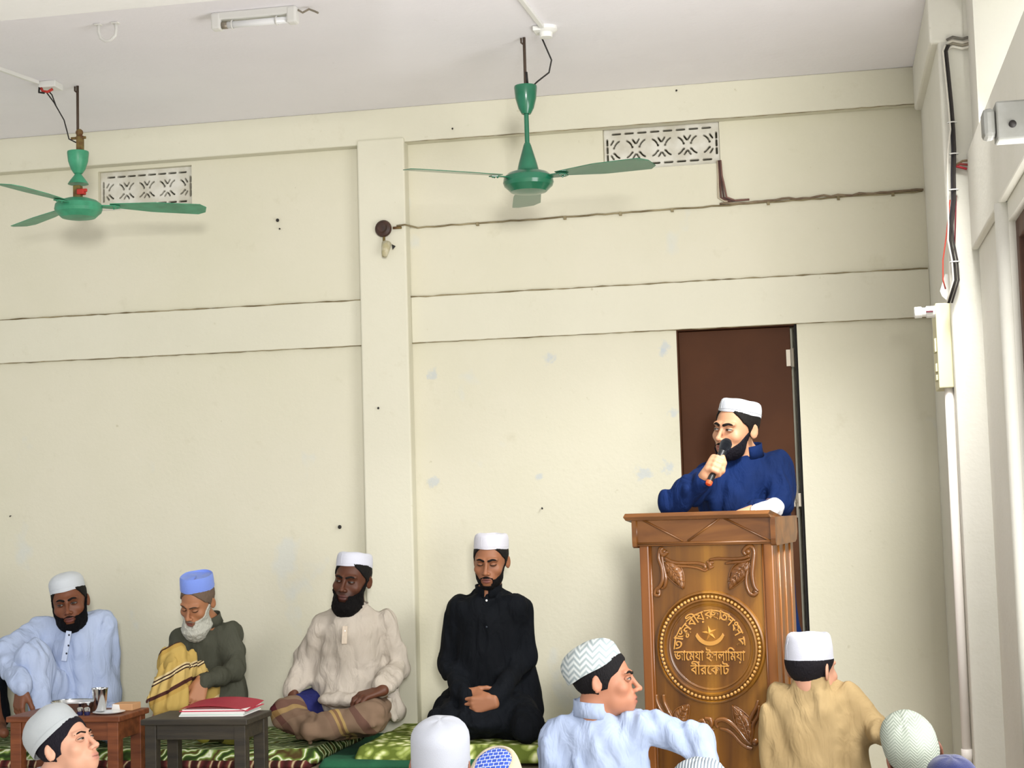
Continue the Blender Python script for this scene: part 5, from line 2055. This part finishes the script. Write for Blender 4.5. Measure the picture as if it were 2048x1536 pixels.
# ---- old man with blue cap and raised knee
def man_old():
    t = person('old white bearded man in grey kurta and blue cap looking down', loc=tuple(P(410, 1470, -.5)))
    o, R, s = P(394, 1203, -.46), rot(6, 28, 7), .85
    nb = P(418, 1250, -.36)
    chest, waist = P(414, 1285, -.34), P(425, 1385, -.30)
    sl, sr = P(362, 1278, -.38), P(464, 1268, -.32)
    el, er = P(350, 1345, -.42), P(472, 1342, -.42)
    wl, wr = P(362, 1395, -.50), P(405, 1362, -.62)
    X = V3(1, .1, 0)
    core = [(limb(waist, chest, (.08, .06), (.09, .06), X), .02), (cone(chest, nb, .06, .05), .03)]
    for a, b_, c in ((sl, el, wl), (sr, er, wr)):
        core += [(cone(chest, a, .04, .04), .02), (cone(a, b_, .036, .03), .01), (cone(b_, c, .03, .023), .01)]
    hands = [dict(w=wr, d=(-.15, -.45, -.85), n=(-.55, .75, -.2), side=-1, curl=(22, 30, 22), spread=5, s=.92)]
    # bare shin and foot under the desk
    core += [(cone(P(345, 1330, -.60), P(318, 1440, -.66), .035, .03), .01), (cone(waist, P(345, 1330, -.60), .05, .04), .02), (cone(P(318, 1445, -.66), P(312, 1460, -.78), .028, .022), .02)]
    sk = '#a3704f'
    body(t, o, R, s, sk, '#7c4a40', core, hands, neck=nb)
    build_head_extras(t, R, o, s, sk, hair='#6b5a4c', eyes='closed', brow='#4a3a2e', brow_w=.0038, beard=dict(c='#b9b9ae', len=.026, t=.006, w=.86, top=-.058, lip=-.088, jit=.003),
                      moustache='#7a6a5c', cap=dict(h=.072, z0=.060, tilt=14, color='#7d97e6', flare=1.0, brim_roll=-4, soft=False))
    m = cloth_mat('grey_kurta', '#4c4d42', '#434439')
    pr = [(limb(waist, chest, (.150, .115), (.125, .10), X), .03), (cone(sl, sr, .056, .056), .03), (cone(chest, nb, .085, .060), .03)]
    for a, b_, c in ((sl, el, wl), (sr, er, wr)):
        pr += [(cone(a, b_, .060, .054), .025), (cone(b_, c, .056, .040), .02)]
    pr += [(limb(P(440, 1435, -.32), waist, (.13, .12), (.14, .115), X), .03)]
    garment('kurta', pr, m, t, folds=((0.0162, (12, 12, 4)), (.004, (24, 24, 8))), seed=21)
    collar(t, P(419, 1244, -.37), (-.15, -.35, 1), .055, m, .03)
    lm = stripe_mat('gold_lungi', '#b39a5a', (.5, 0, -.85), 6.0, [(0, '#b89c58'), (.45, '#cdb98a'), (.50, '#3a2420'), (.53, '#d6c59a'), (.57, '#3a2420'), (.60, '#c2a766'), (.82, '#4a2c26'), (.90, '#b0904c')])
    k = P(352, 1318, -.62)
    pr = [(cone(P(420, 1410, -.32), k, .10, .066), .03), (cone(k, P(322, 1405, -.72), .066, .055), .025), (cone(P(345, 1330, -.68), P(360, 1408, -.70), .045, .040), .02),
          (cone(P(365, 1330, -.60), P(372, 1412, -.62), .04, .036), .02), (cone(P(335, 1345, -.70), P(312, 1410, -.74), .04, .028), .015)]
    garment('lungi', pr, lm, t, folds=((0.0240, (24, 24, 3), align((.25, .1, 1.0))), (.004, (40, 40, 8))), seed=22)
    garment('lungi_lap', [(cone(P(430, 1430, -.35), P(480, 1455, -.60), .09, .06), .03), (cone(P(480, 1455, -.60), P(400, 1465, -.70), .06, .04), .03)],
            stripe_mat('green_gold_lungi', '#6b6a2a', (.3, .9, .2), 4.0, [(0, '#5b5a2a'), (.4, '#8f8a3a'), (.6, '#3c3a20'), (.8, '#7a7434')]), t, folds=((0.0108, (14, 14, 14)),), seed=23)


# ---- man in light blue with arm over his raised knee
def man_blue():
    t = person('black bearded man in light blue kurta resting an arm on his raised knee', loc=tuple(P(140, 1470, -.45)))
    o, R, s = P(139, 1202, -.42), rot(-18, 6, -9), .95
    nb = P(150, 1255, -.36)
    chest, waist = P(150, 1290, -.36), P(160, 1400, -.32)
    sl, sr = P(82, 1262, -.40), P(206, 1252, -.32)
    el, er = P(18, 1312, -.58), P(216, 1340, -.30)
    wl, wr = P(42, 1372, -.76), P(218, 1412, -.36)
    X = V3(1, .1, 0)
    core = [(limb(waist, chest, (.10, .07), (.11, .08), X), .02), (cone(chest, nb, .08, .06), .03)]
    for a, b_, c in ((sl, el, wl), (sr, er, wr)):
        core += [(cone(chest, a, .04, .04), .02), (cone(a, b_, .04, .034), .01), (cone(b_, c, .034, .026), .01)]
    hands = [dict(w=wl, d=(-.05, -.12, -1.0), n=(.55, .8, -.1), side=1, curl=(14, 22, 16), spread=5, thumb=(32, 15), s=1.0),
             dict(w=wr, d=(.1, -.3, -.9), n=(0, -.6, -.4), side=1, curl=(10, 10, 10), s=.9)]
    sk = '#74462f'
    body(t, o, R, s, sk, '#6a3b36', core, hands, neck=nb, fat=1.08)
    build_head_extras(t, R, o, s, sk, eyes='open', gaze=(-.002, 0), fat=1.08, beard=dict(c='#08070a', len=.012, t=.009, w=1.18, top=-.060, lip=-.092, cheek=.008), moustache='#2a1a16',
                      cap=dict(kind='dome', h=.086, z0=.046, tilt=6, color='#ccd2d8', brim_roll=-3))
    m = cloth_mat('light_blue_kurta', '#b6c4e0', '#abbad8')
    pr = [(limb(waist, chest, (.175, .13), (.165, .12), X), .03), (cone(sl, sr, .066, .066), .03), (cone(chest, nb, .10, .070), .03),
          (limb(P(160, 1440, -.34), waist, (.17, .14), (.175, .13), X), .03)]
    pr += [(cone(sl, el, .074, .066), .03), (cone(el, wl, .066, .052), .025), (cone(sr, er, .072, .062), .03), (cone(er, wr, .060, .052), .02)]
    garment('kurta', pr, m, t, folds=((0.0162, (11, 11, 6)), (.006, (22, 18, 12))), seed=31)
    kn = P(62, 1318, -.64)
    garment('trousers', [(cone(P(130, 1415, -.36), kn, .10, .072), .03), (cone(kn, P(85, 1440, -.66), .072, .055), .03), (cone(P(180, 1430, -.36), P(225, 1450, -.66), .09, .07), .03), (cone(P(225, 1450, -.66), P(120, 1462, -.68), .06, .045), .03)],
            m, t, folds=((0.0144, (18, 18, 5), align((.2, 0, 1))), (.004, (30, 30, 12))), seed=32)
    collar(t, P(150, 1250, -.37), (0, -.15, 1), .064, m, .030)
    box_obj('placket', (-.012, -.004, -.13), (.012, .004, .0), cloth_mat('blue_placket', '#c2cee6'), t, bev=.002,
            M=Matrix.Translation(Vector(P(138, 1262, -.497))) @ Matrix.Rotation(math.radians(8), 4, 'Y') @ Matrix.Rotation(math.radians(-6), 4, 'X'))
    button(t, [P(138, 1270, -.503), P(137, 1291, -.508), P(133, 1307, -.511)], M_BTN)


# ---- speaker with microphone
def speaker():
    t = person('man in navy blue robe speaking into a microphone behind the lectern', loc=tuple(V3(P(1490, 1000, -.52)[0], -.52, ZF)))
    o, R, s = P(1471, 856, -.62), rot(34, 4, 7), .98
    nb = P(1498, 925, -.54)
    chest, waist = P(1494, 962, -.54), P(1505, 1110, -.46)
    sl, sr = P(1425, 950, -.60), P(1548, 940, -.50)
    el, er = P(1352, 1003, -.78), P(1562, 1005, -.62)
    wl, wr = P(1413, 952, -.86), P(1480, 1032, -.80)
    X = V3(1, .15, 0)
    core = [(limb(waist, chest, (.10, .07), (.11, .08), X), .02), (cone(chest, nb, .08, .06), .03), (limb(V3(waist[0], waist[1], .05), waist, (.09, .06), (.10, .07), X), .02)]
    for a, b_, c in ((sl, el, wl), (sr, er, wr)):
        core += [(cone(chest, a, .04, .04), .02), (cone(a, b_, .038, .032), .01), (cone(b_, c, .032, .025), .01)]
    # fingers closed round the microphone
    mic_a, mic_b = P(1417, 968, -.90), P(1447, 900, -.83)
    ax = nrm(mic_b - mic_a)
    hands = [dict(w=wr, d=(-.9, -.35, -.1), n=(0, .1, -1), side=1, curl=(20, 25, 20), s=.9)]
    F = []
    c0 = mic_a + (mic_b - mic_a) * .52
    e1 = nrm(np.cross(ax, (0, -1, .2)))      # to picture right
    e2 = np.cross(e1, ax)                    # towards camera
    if e2[1] > 0:
        e2 = -e2
    if e1[0] < 0:
        e1 = -e1
    for i in range(4):
        ctr = c0 + ax * (.026 - .0185 * i)
        ang = np.radians([200, 255, 310, 365, 420])
        rr = .0225 + (.002 if i in (1, 2) else 0)
        pts = [ctr + e1 * math.cos(a) * rr + e2 * -math.sin(a) * rr for a in ang]
        for p_, q_, r_ in zip(pts, pts[1:], (.0105, .0100, .0092, .0084)):
            F.append((cone(p_, q_, r_, r_ - .0006), .004))
        F.append((cone(wl + e2 * .004, pts[0], .019, .0115), .014))
    thp = [wl + e1 * .012, c0 + e1 * .026 - ax * .012 + e2 * .004, c0 + e1 * .024 + ax * .018 + e2 * .010, c0 + e1 * .012 + ax * .038 + e2 * .018]
    for p_, q_, r_ in zip(thp, thp[1:], (.015, .0115, .0098)):
        F.append((cone(p_, q_, r_, r_ - .001), .006))
    sk = '#bd8c6c'
    body(t, o, R, s, sk, '#a0645a', core + F, hands, neck=nb)
    build_head_extras(t, R, o, s, sk, eyes='open', gaze=(-.004, .0), brow_w=.0058, beard=dict(c='#15131a', len=.004, t=.0048, lip=-.096, top=-.074), moustache='#1a1412',
                      cap=dict(h=.058, z0=.052, tilt=12, color='#bec2c9', flare=.97))
    m = cloth_mat('navy_robe', '#0b2250', '#091c42')
    pr = [(limb(waist, chest, (.155, .115), (.165, .12), X), .03), (cone(sl, sr, .066, .066), .03), (cone(chest, nb, .10, .068), .03),
          (limb(V3(waist[0] + .10, waist[1] + .02, ZF + .03), waist, (.17, .13), (.155, .115), X), .04), (cone(sl, el, .070, .060), .03), (cone(el, wl + (el - wl) * .24, .058, .046), .025),
          (cone(sr, er, .074, .066), .03), (cone(er, wr + (er - wr) * .25, .062, .046), .025), (ell(P(1458, 1000, -.60), (.14, .10, .13)), .03), (cone(nb, P(1489, 905, -.575), .070, .058), .02)]
    garment('robe', pr, m, t, folds=((0.0180, (11, 11, 5)), (.006, (22, 20, 10))), seed=41, ymax=-.05)
    collar(t, P(1496, 909, -.555), (-.1, -.2, 1), .060, m, .038)
    garment('cuff', [(cone(P(1514, 1022, -.78), P(1548, 1016, -.68), .030, .040), .02)], cloth_mat('white_cuff', '#e8e9ee'), t, folds=((0.0036, (20, 20, 20)),), vox=.005)
    # microphone in his hand
    mc = thing('microphone', 'black handheld microphone with orange ring held by the speaker', 'microphone', tuple(mic_a))
    Mm = Matrix.Translation(Vector(mic_a)) @ Vector(ax).to_track_quat('Z', 'Y').to_matrix().to_4x4()
    L = float(np.linalg.norm(mic_b - mic_a))
    b_ = MB()
    b_.lathe([(0, .010), (.0120, .010), (.0125, .02), (.0150, L - .03), (.0165, L - .008), (0, L - .006)], Mm, seg=24)
    b_.build('handle', mat('mic_black', '#15171a', rough=.35, spec=.5), mc, auto=40)
    b_ = MB()
    b_.lathe([(0, -.004), (.0105, -.003), (.0128, .001), (.0128, .012), (0, .012)], Mm, seg=24)
    b_.build('orange_ring', mat('orange_rubber', '#e0562e', rough=.5), mc, auto=40)
    b_ = MB()
    b_.lathe([(0, L - .008), (.0165, L - .008), (.0205, L + .006), (.0235, L + .020), (.0225, L + .034), (.015, L + .046), (0, L + .050)], Mm, seg=28)
    b_.build('grille', mat('mic_grille', '#2a2e36', rough=.3, metal=.7, bump=.8, bscale=900), mc, smooth=True)


man_black()
man_beige()
man_old()
man_blue()
speaker()

# ------------------------------------------------------------------ listeners in the foreground, seen from behind
def listener(label, o, R, s, skin, cloth, neck, sh, arms=(), cap=None, hair='#100e10', face=False, fold_seed=0, torso=None, hands=(), hair_front=False, collar_r=.063,
             cam_back=None, extra=(), trousers='#2b3040', vox=.0045, fat=1.0, folds=None, collar_h=.032, legf=.26, lip='#8a5348', brow='#15100d', eyes='open', brow_w=.0048, cap2=None, hair_low=-.062):
    sl, sr = sh
    mid = (sl + sr) / 2
    base = torso if torso is not None else V3(mid[0], mid[1] + .02, ZF + .10)
    t = person(label, loc=(base[0], base[1], ZF))
    X = nrm(sr - sl)
    chest = mid + V3(0, 0, -.05)
    core = [(limb(base, chest, (.09, .07), (.10, .07), X), .02), (cone(chest, neck, .065, .05), .03)]
    for a, b_, c in arms:
        core += [(cone(chest, a, .038, .036), .02), (cone(a, b_, .036, .03), .01), (cone(b_, c, .03, .023), .01)]
    body(t, o, R, s, skin, lip, core, hands, neck=neck, vox=vox, fat=fat)
    build_head_extras(t, R, o, s, skin, hair=hair, no_face=not face, cap=cap, hair_front=hair_front, fat=fat, brow=brow, eyes=eyes, hair_low=hair_low, brow_w=brow_w)
    w = np.linalg.norm(sr - sl) / 2
    pr = [(limb(base, chest, (w + .055, .12), (w + .03, .10), X), .03), (cone(sl, sr, .056, .056), .03), (cone(chest, neck, .085, .058), .03)]
    for a, b_, c in arms:
        pr += [(cone(a, b_, .062, .054), .03), (cone(b_, c, .054, .042), .025)]
    pr += list(extra)
    garment('shirt', pr, cloth, t, folds=folds or ((.009, (11, 11, 5)), (.005, (22, 20, 10))), seed=fold_seed, ymax=None)
    up = nrm(nrm(o - neck) * .3 + V3(0, 0, 1))
    fd = R @ V3(0, -1, 0)
    if collar_h:
        collar(t, neck - up * .004, up, collar_r, cloth, collar_h, opening=math.atan2(fd[1], fd[0]))
    # folded legs on the floor
    Yd = np.cross((0, 0, 1), X)
    f_ = base + Yd * legf
    tm = cloth_mat('trousers_' + trousers, trousers)
    pr = []
    for sgn in (-1, 1):
        hp, kn, an = base + X * sgn * .08 + V3(0, 0, -.03), f_ + X * sgn * .17, f_ - X * sgn * .08
        kn[2], an[2], hp[2] = ZF + .085, ZF + .06, ZF + .11
        pr += [(cone(hp, kn, .09, .068), .03), (cone(kn, an, .06, .045), .03)]
    garment('trousers', pr, tm, t, vox=.011, ymax=None, seed=fold_seed + 50)
    return t


def brick_mat():
    m, nt, b = new_mat('blue_embroidery')
    N, Lk = nt.nodes.new, nt.links.new
    tc, br = N('ShaderNodeTexCoord'), N('ShaderNodeTexBrick')
    br.inputs['Scale'].default_value = 26
    br.inputs['Color1'].default_value, br.inputs['Color2'].default_value, br.inputs['Mortar'].default_value = srgb('#2b49a8'), srgb('#3a5cc0'), srgb('#c9cfe6')
    br.inputs['Mortar Size'].default_value = .022
    br.offset, br.inputs['Brick Width'].default_value, br.inputs['Row Height'].default_value = .5, .34, .26
    Lk(tc.outputs['Object'], br.inputs['Vector'])
    Lk(br.outputs[0], b.inputs['Base Color'])
    b.inputs['Roughness'].default_value = .85
    return m


def knit_mat(name, c1, c2, scale=60, zig=True, axis='Z'):
    m, nt, b = new_mat(name)
    N, Lk = nt.nodes.new, nt.links.new
    tc = N('ShaderNodeTexCoord')
    w = N('ShaderNodeTexWave')
    w.bands_direction = axis
    w.inputs['Scale'].default_value = scale
    w.inputs['Distortion'].default_value = 0
    sep = N('ShaderNodeSeparateXYZ')
    Lk(tc.outputs['Object'], sep.inputs[0])
    if zig:
        tri = N('ShaderNodeMath')
        tri.operation = 'PINGPONG'
        tri.inputs[1].default_value = .02
        Lk(sep.outputs[0], tri.inputs[0])
        ad = N('ShaderNodeMath')
        Lk(sep.outputs[2], ad.inputs[0])
        Lk(tri.outputs[0], ad.inputs[1])
        cmb = N('ShaderNodeCombineXYZ')
        Lk(ad.outputs[0], cmb.inputs[2])
        Lk(cmb.outputs[0], w.inputs['Vector'])
    else:
        Lk(tc.outputs['Object'], w.inputs['Vector'])
    mx = N('ShaderNodeMix')
    mx.data_type = 'RGBA'
    mx.inputs[6].default_value, mx.inputs[7].default_value = srgb(c1), srgb(c2)
    Lk(w.outputs['Fac'], mx.inputs[0])
    Lk(mx.outputs[2], b.inputs['Base Color'])
    bp = N('ShaderNodeBump')
    bp.inputs['Strength'].default_value = .35
    bp.inputs['Distance'].default_value = .003
    Lk(w.outputs['Fac'], bp.inputs['Height'])
    Lk(bp.outputs[0], b.inputs['Normal'])
    b.inputs['Roughness'].default_value = .9
    b.inputs['Specular IOR Level'].default_value = .1
    return m


# youth in pale blue looking right, arm stretched to the right
Yq = -1.95
M_PALE = cloth_mat('pale_blue_shirt', '#a0adc6', '#95a3be')
sl, sr = P(1128, 1462, Yq), P(1280, 1455, Yq)
listener('youth in pale blue shirt and zigzag knitted cap looking right, arm stretched out', P(1210, 1360, Yq), rot(-92, -4, 4), .93, '#a9745a', M_PALE, P(1186, 1422, Yq), (sl, sr),
         arms=((sr, P(1395, 1478, Yq + .02), P(1425, 1560, Yq - .05)),), face=True, hair_front=True, hair_low=-.052,
         cap=dict(kind='dome', h=.100, z0=.036, tilt=24, wide=1.06, m=knit_mat('zigzag_knit', '#c4cac8', '#8f9a9c', 16), seams=False), fold_seed=61,
         hands=(dict(w=P(1425, 1560, Yq - .05), d=(.1, -.2, -.95), n=(-.9, 0, .1), side=1, s=.9),), collar_h=.036, fat=.93,
         folds=((0.015, (16, 16, 2.6), align((.5, 0, -.85))), (.008, (20, 18, 12))), extra=((cone(P(1110, 1490, Yq), P(1105, 1600, Yq), .06, .07), .03),))
# young man in tan, leaning on his right arm
Yt = -1.5
M_TAN = cloth_mat('tan_shirt', '#a38d66', '#98825c')
sl, sr = P(1560, 1396, Yt), P(1694, 1400, Yt)
listener('young man in tan shirt and white cap sitting with his back turned beside the lectern', P(1624, 1336, Yt), rot(214, 4, 0), .93, '#b98a72', M_TAN, P(1630, 1370, Yt), (sl, sr),
         arms=((sr, P(1752, 1455, Yt - .02), P(1800, 1490, Yt - .25)),), cap=dict(h=.104, z0=.022, tilt=3, color='#b6b8c2', yaw=0, flare=.96), fold_seed=71, hair='#120f14', face=False,
         folds=((0.013, (14, 14, 2.6), align((.45, 0, -.9))), (.007, (20, 18, 10))), extra=((cone(P(1548, 1430, Yt), P(1565, 1600, Yt), .055, .07), .03), (cone(P(1700, 1430, Yt), P(1706, 1600, Yt), .055, .07), .03), (cone(P(1630, 1380, Yt - .01), P(1628, 1346, Yt - .02), .074, .058), .02)), hair_low=-.075, collar_h=0, legf=.09)
# boy at the lower left, profile to the right
Yb = -1.95
listener('boy in profile with a tall white cap in front of the reddish brown desk', P(134, 1490, Yb), rot(-82, -20, 0), .96, '#d9a58a', cloth_mat('white_shirt', '#e4e6ee'), P(110, 1555, Yb), (P(45, 1590, Yb), P(165, 1590, Yb)),
         cap=dict(kind='dome', h=.118, z0=.034, tilt=24, color='#b4babd', wide=1.08), face=True, lip='#c48676', brow_w=.0032, eyes='narrow', fold_seed=81, hair='#1a1720', hair_front=True)
# white cap, back of head
Yc = -2.2
listener('listener with a smooth white cap seen from behind before the floral mat', P(884, 1528, Yc), rot(178, 0, -3), 1.08, '#8a5a42', cloth_mat('dark_blue_shirt', '#202c4c'), P(885, 1610, Yc), (P(820, 1640, Yc), P(950, 1640, Yc)),
         cap=dict(kind='dome', band=.6, h=.136, z0=-.004, tilt=12, color='#b4b8c2', wide=1.02), fold_seed=91)
# cream cap with blue embroidered crown
Ye = -2.95
t_ = listener('listener with a cream cap that has a blue embroidered crown', P(1006, 1580, Ye), rot(188, -32, 0), .80, '#8a5a42', cloth_mat('grey_shirt', '#8a8c94'), P(1006, 1660, Ye), (P(945, 1690, Ye), P(1070, 1690, Ye)),
              cap=dict(h=.104, z0=.024, tilt=4, color='#b3a78e', disc=brick_mat()), fold_seed=101)
# striped cap at the lower edge under the outstretched arm
Yf = -2.95
listener('listener with a white cap of grey knitted stripes at the bottom edge below the lectern', P(1402, 1606, Yf), rot(190, 2, -4), .86, '#8a5a42', cloth_mat('teal_shirt', '#2f4a4c'), P(1408, 1650, Yf), (P(1345, 1680, Yf), P(1475, 1680, Yf)),
         cap=dict(kind='dome', h=.105, z0=.024, tilt=6, m=knit_mat('stripe_knit', '#c2c8ca', '#65707a', 40, False, 'X'), seams=False), fold_seed=111)
# pale round cap lower right
Yg = -2.05
listener('listener with a pale round knitted cap sitting in front of the right pier', P(1822, 1502, Yg), rot(168, -14, 16), .98, '#7a5040', cloth_mat('dark_navy_shirt', '#1c2440'), P(1815, 1580, Yg), (P(1750, 1615, Yg), P(1890, 1615, Yg)),
         cap=dict(kind='dome', h=.120, z0=.010, tilt=18, brim_roll=6, m=knit_mat('pale_knit', '#aab0a4', '#8d968a', 34, True), seams=False), fold_seed=121)
# navy cap at the lower right edge
Yh = -2.85
listener('listener with a navy blue cap at the bottom right by the pipe', P(1903, 1590, Yh), rot(175, 0, 0), .78, '#7a5040', cloth_mat('white_shirt', '#e4e6ee'), P(1903, 1650, Yh), (P(1850, 1680, Yh), P(1962, 1680, Yh)),
         cap=dict(kind='dome', h=.105, z0=.020, tilt=8, color='#141c48'), fold_seed=131)
# dark clothed neighbour at the left edge
t = person('person in black clothes at the very left edge, only a knee and foot in view', loc=tuple(P(-90, 1470, -.5)))
o, R, s = P(-135, 1190, -.40), rot(0, 8, 0), .92
core = [(limb(P(-130, 1410, -.30), P(-135, 1290, -.33), (.09, .06), (.10, .07), (1, 0, 0)), .02), (cone(P(-135, 1290, -.33), P(-135, 1255, -.36), .07, .055), .03),
        (cone(P(-110, 1420, -.35), P(-22, 1345, -.40), .05, .045), .02), (cone(P(-22, 1345, -.40), P(-4, 1450, -.46), .04, .032), .01), (cone(P(-4, 1455, -.46), P(8, 1466, -.60), .03, .022), .02)]
body(t, o, R, s, '#74462f', '#6a3b36', core, (), neck=P(-135, 1250, -.36))
build_head_extras(t, R, o, s, '#74462f', cap=dict(color='#e6e6ee'), beard=dict(c='#0d0b0b', len=.01))
M_BLK = cloth_mat('black_robe', '#06090e')
garment('robe', [(limb(P(-130, 1420, -.30), P(-135, 1290, -.33), (.15, .11), (.145, .10), (1, 0, 0)), .03), (cone(P(-190, 1285, -.34), P(-85, 1280, -.34), .06, .06), .03), (cone(P(-135, 1290, -.33), P(-135, 1255, -.36), .09, .06), .03),
                 (cone(P(-110, 1420, -.35), P(-16, 1354, -.38), .10, .062), .03), (cone(P(-16, 1354, -.38), P(0, 1432, -.42), .062, .05), .03), (cone(P(-85, 1285, -.34), P(-95, 1370, -.36), .06, .05), .03), (cone(P(-190, 1285, -.34), P(-200, 1380, -.4), .06, .05), .03)],
        M_BLK, t, seed=141)
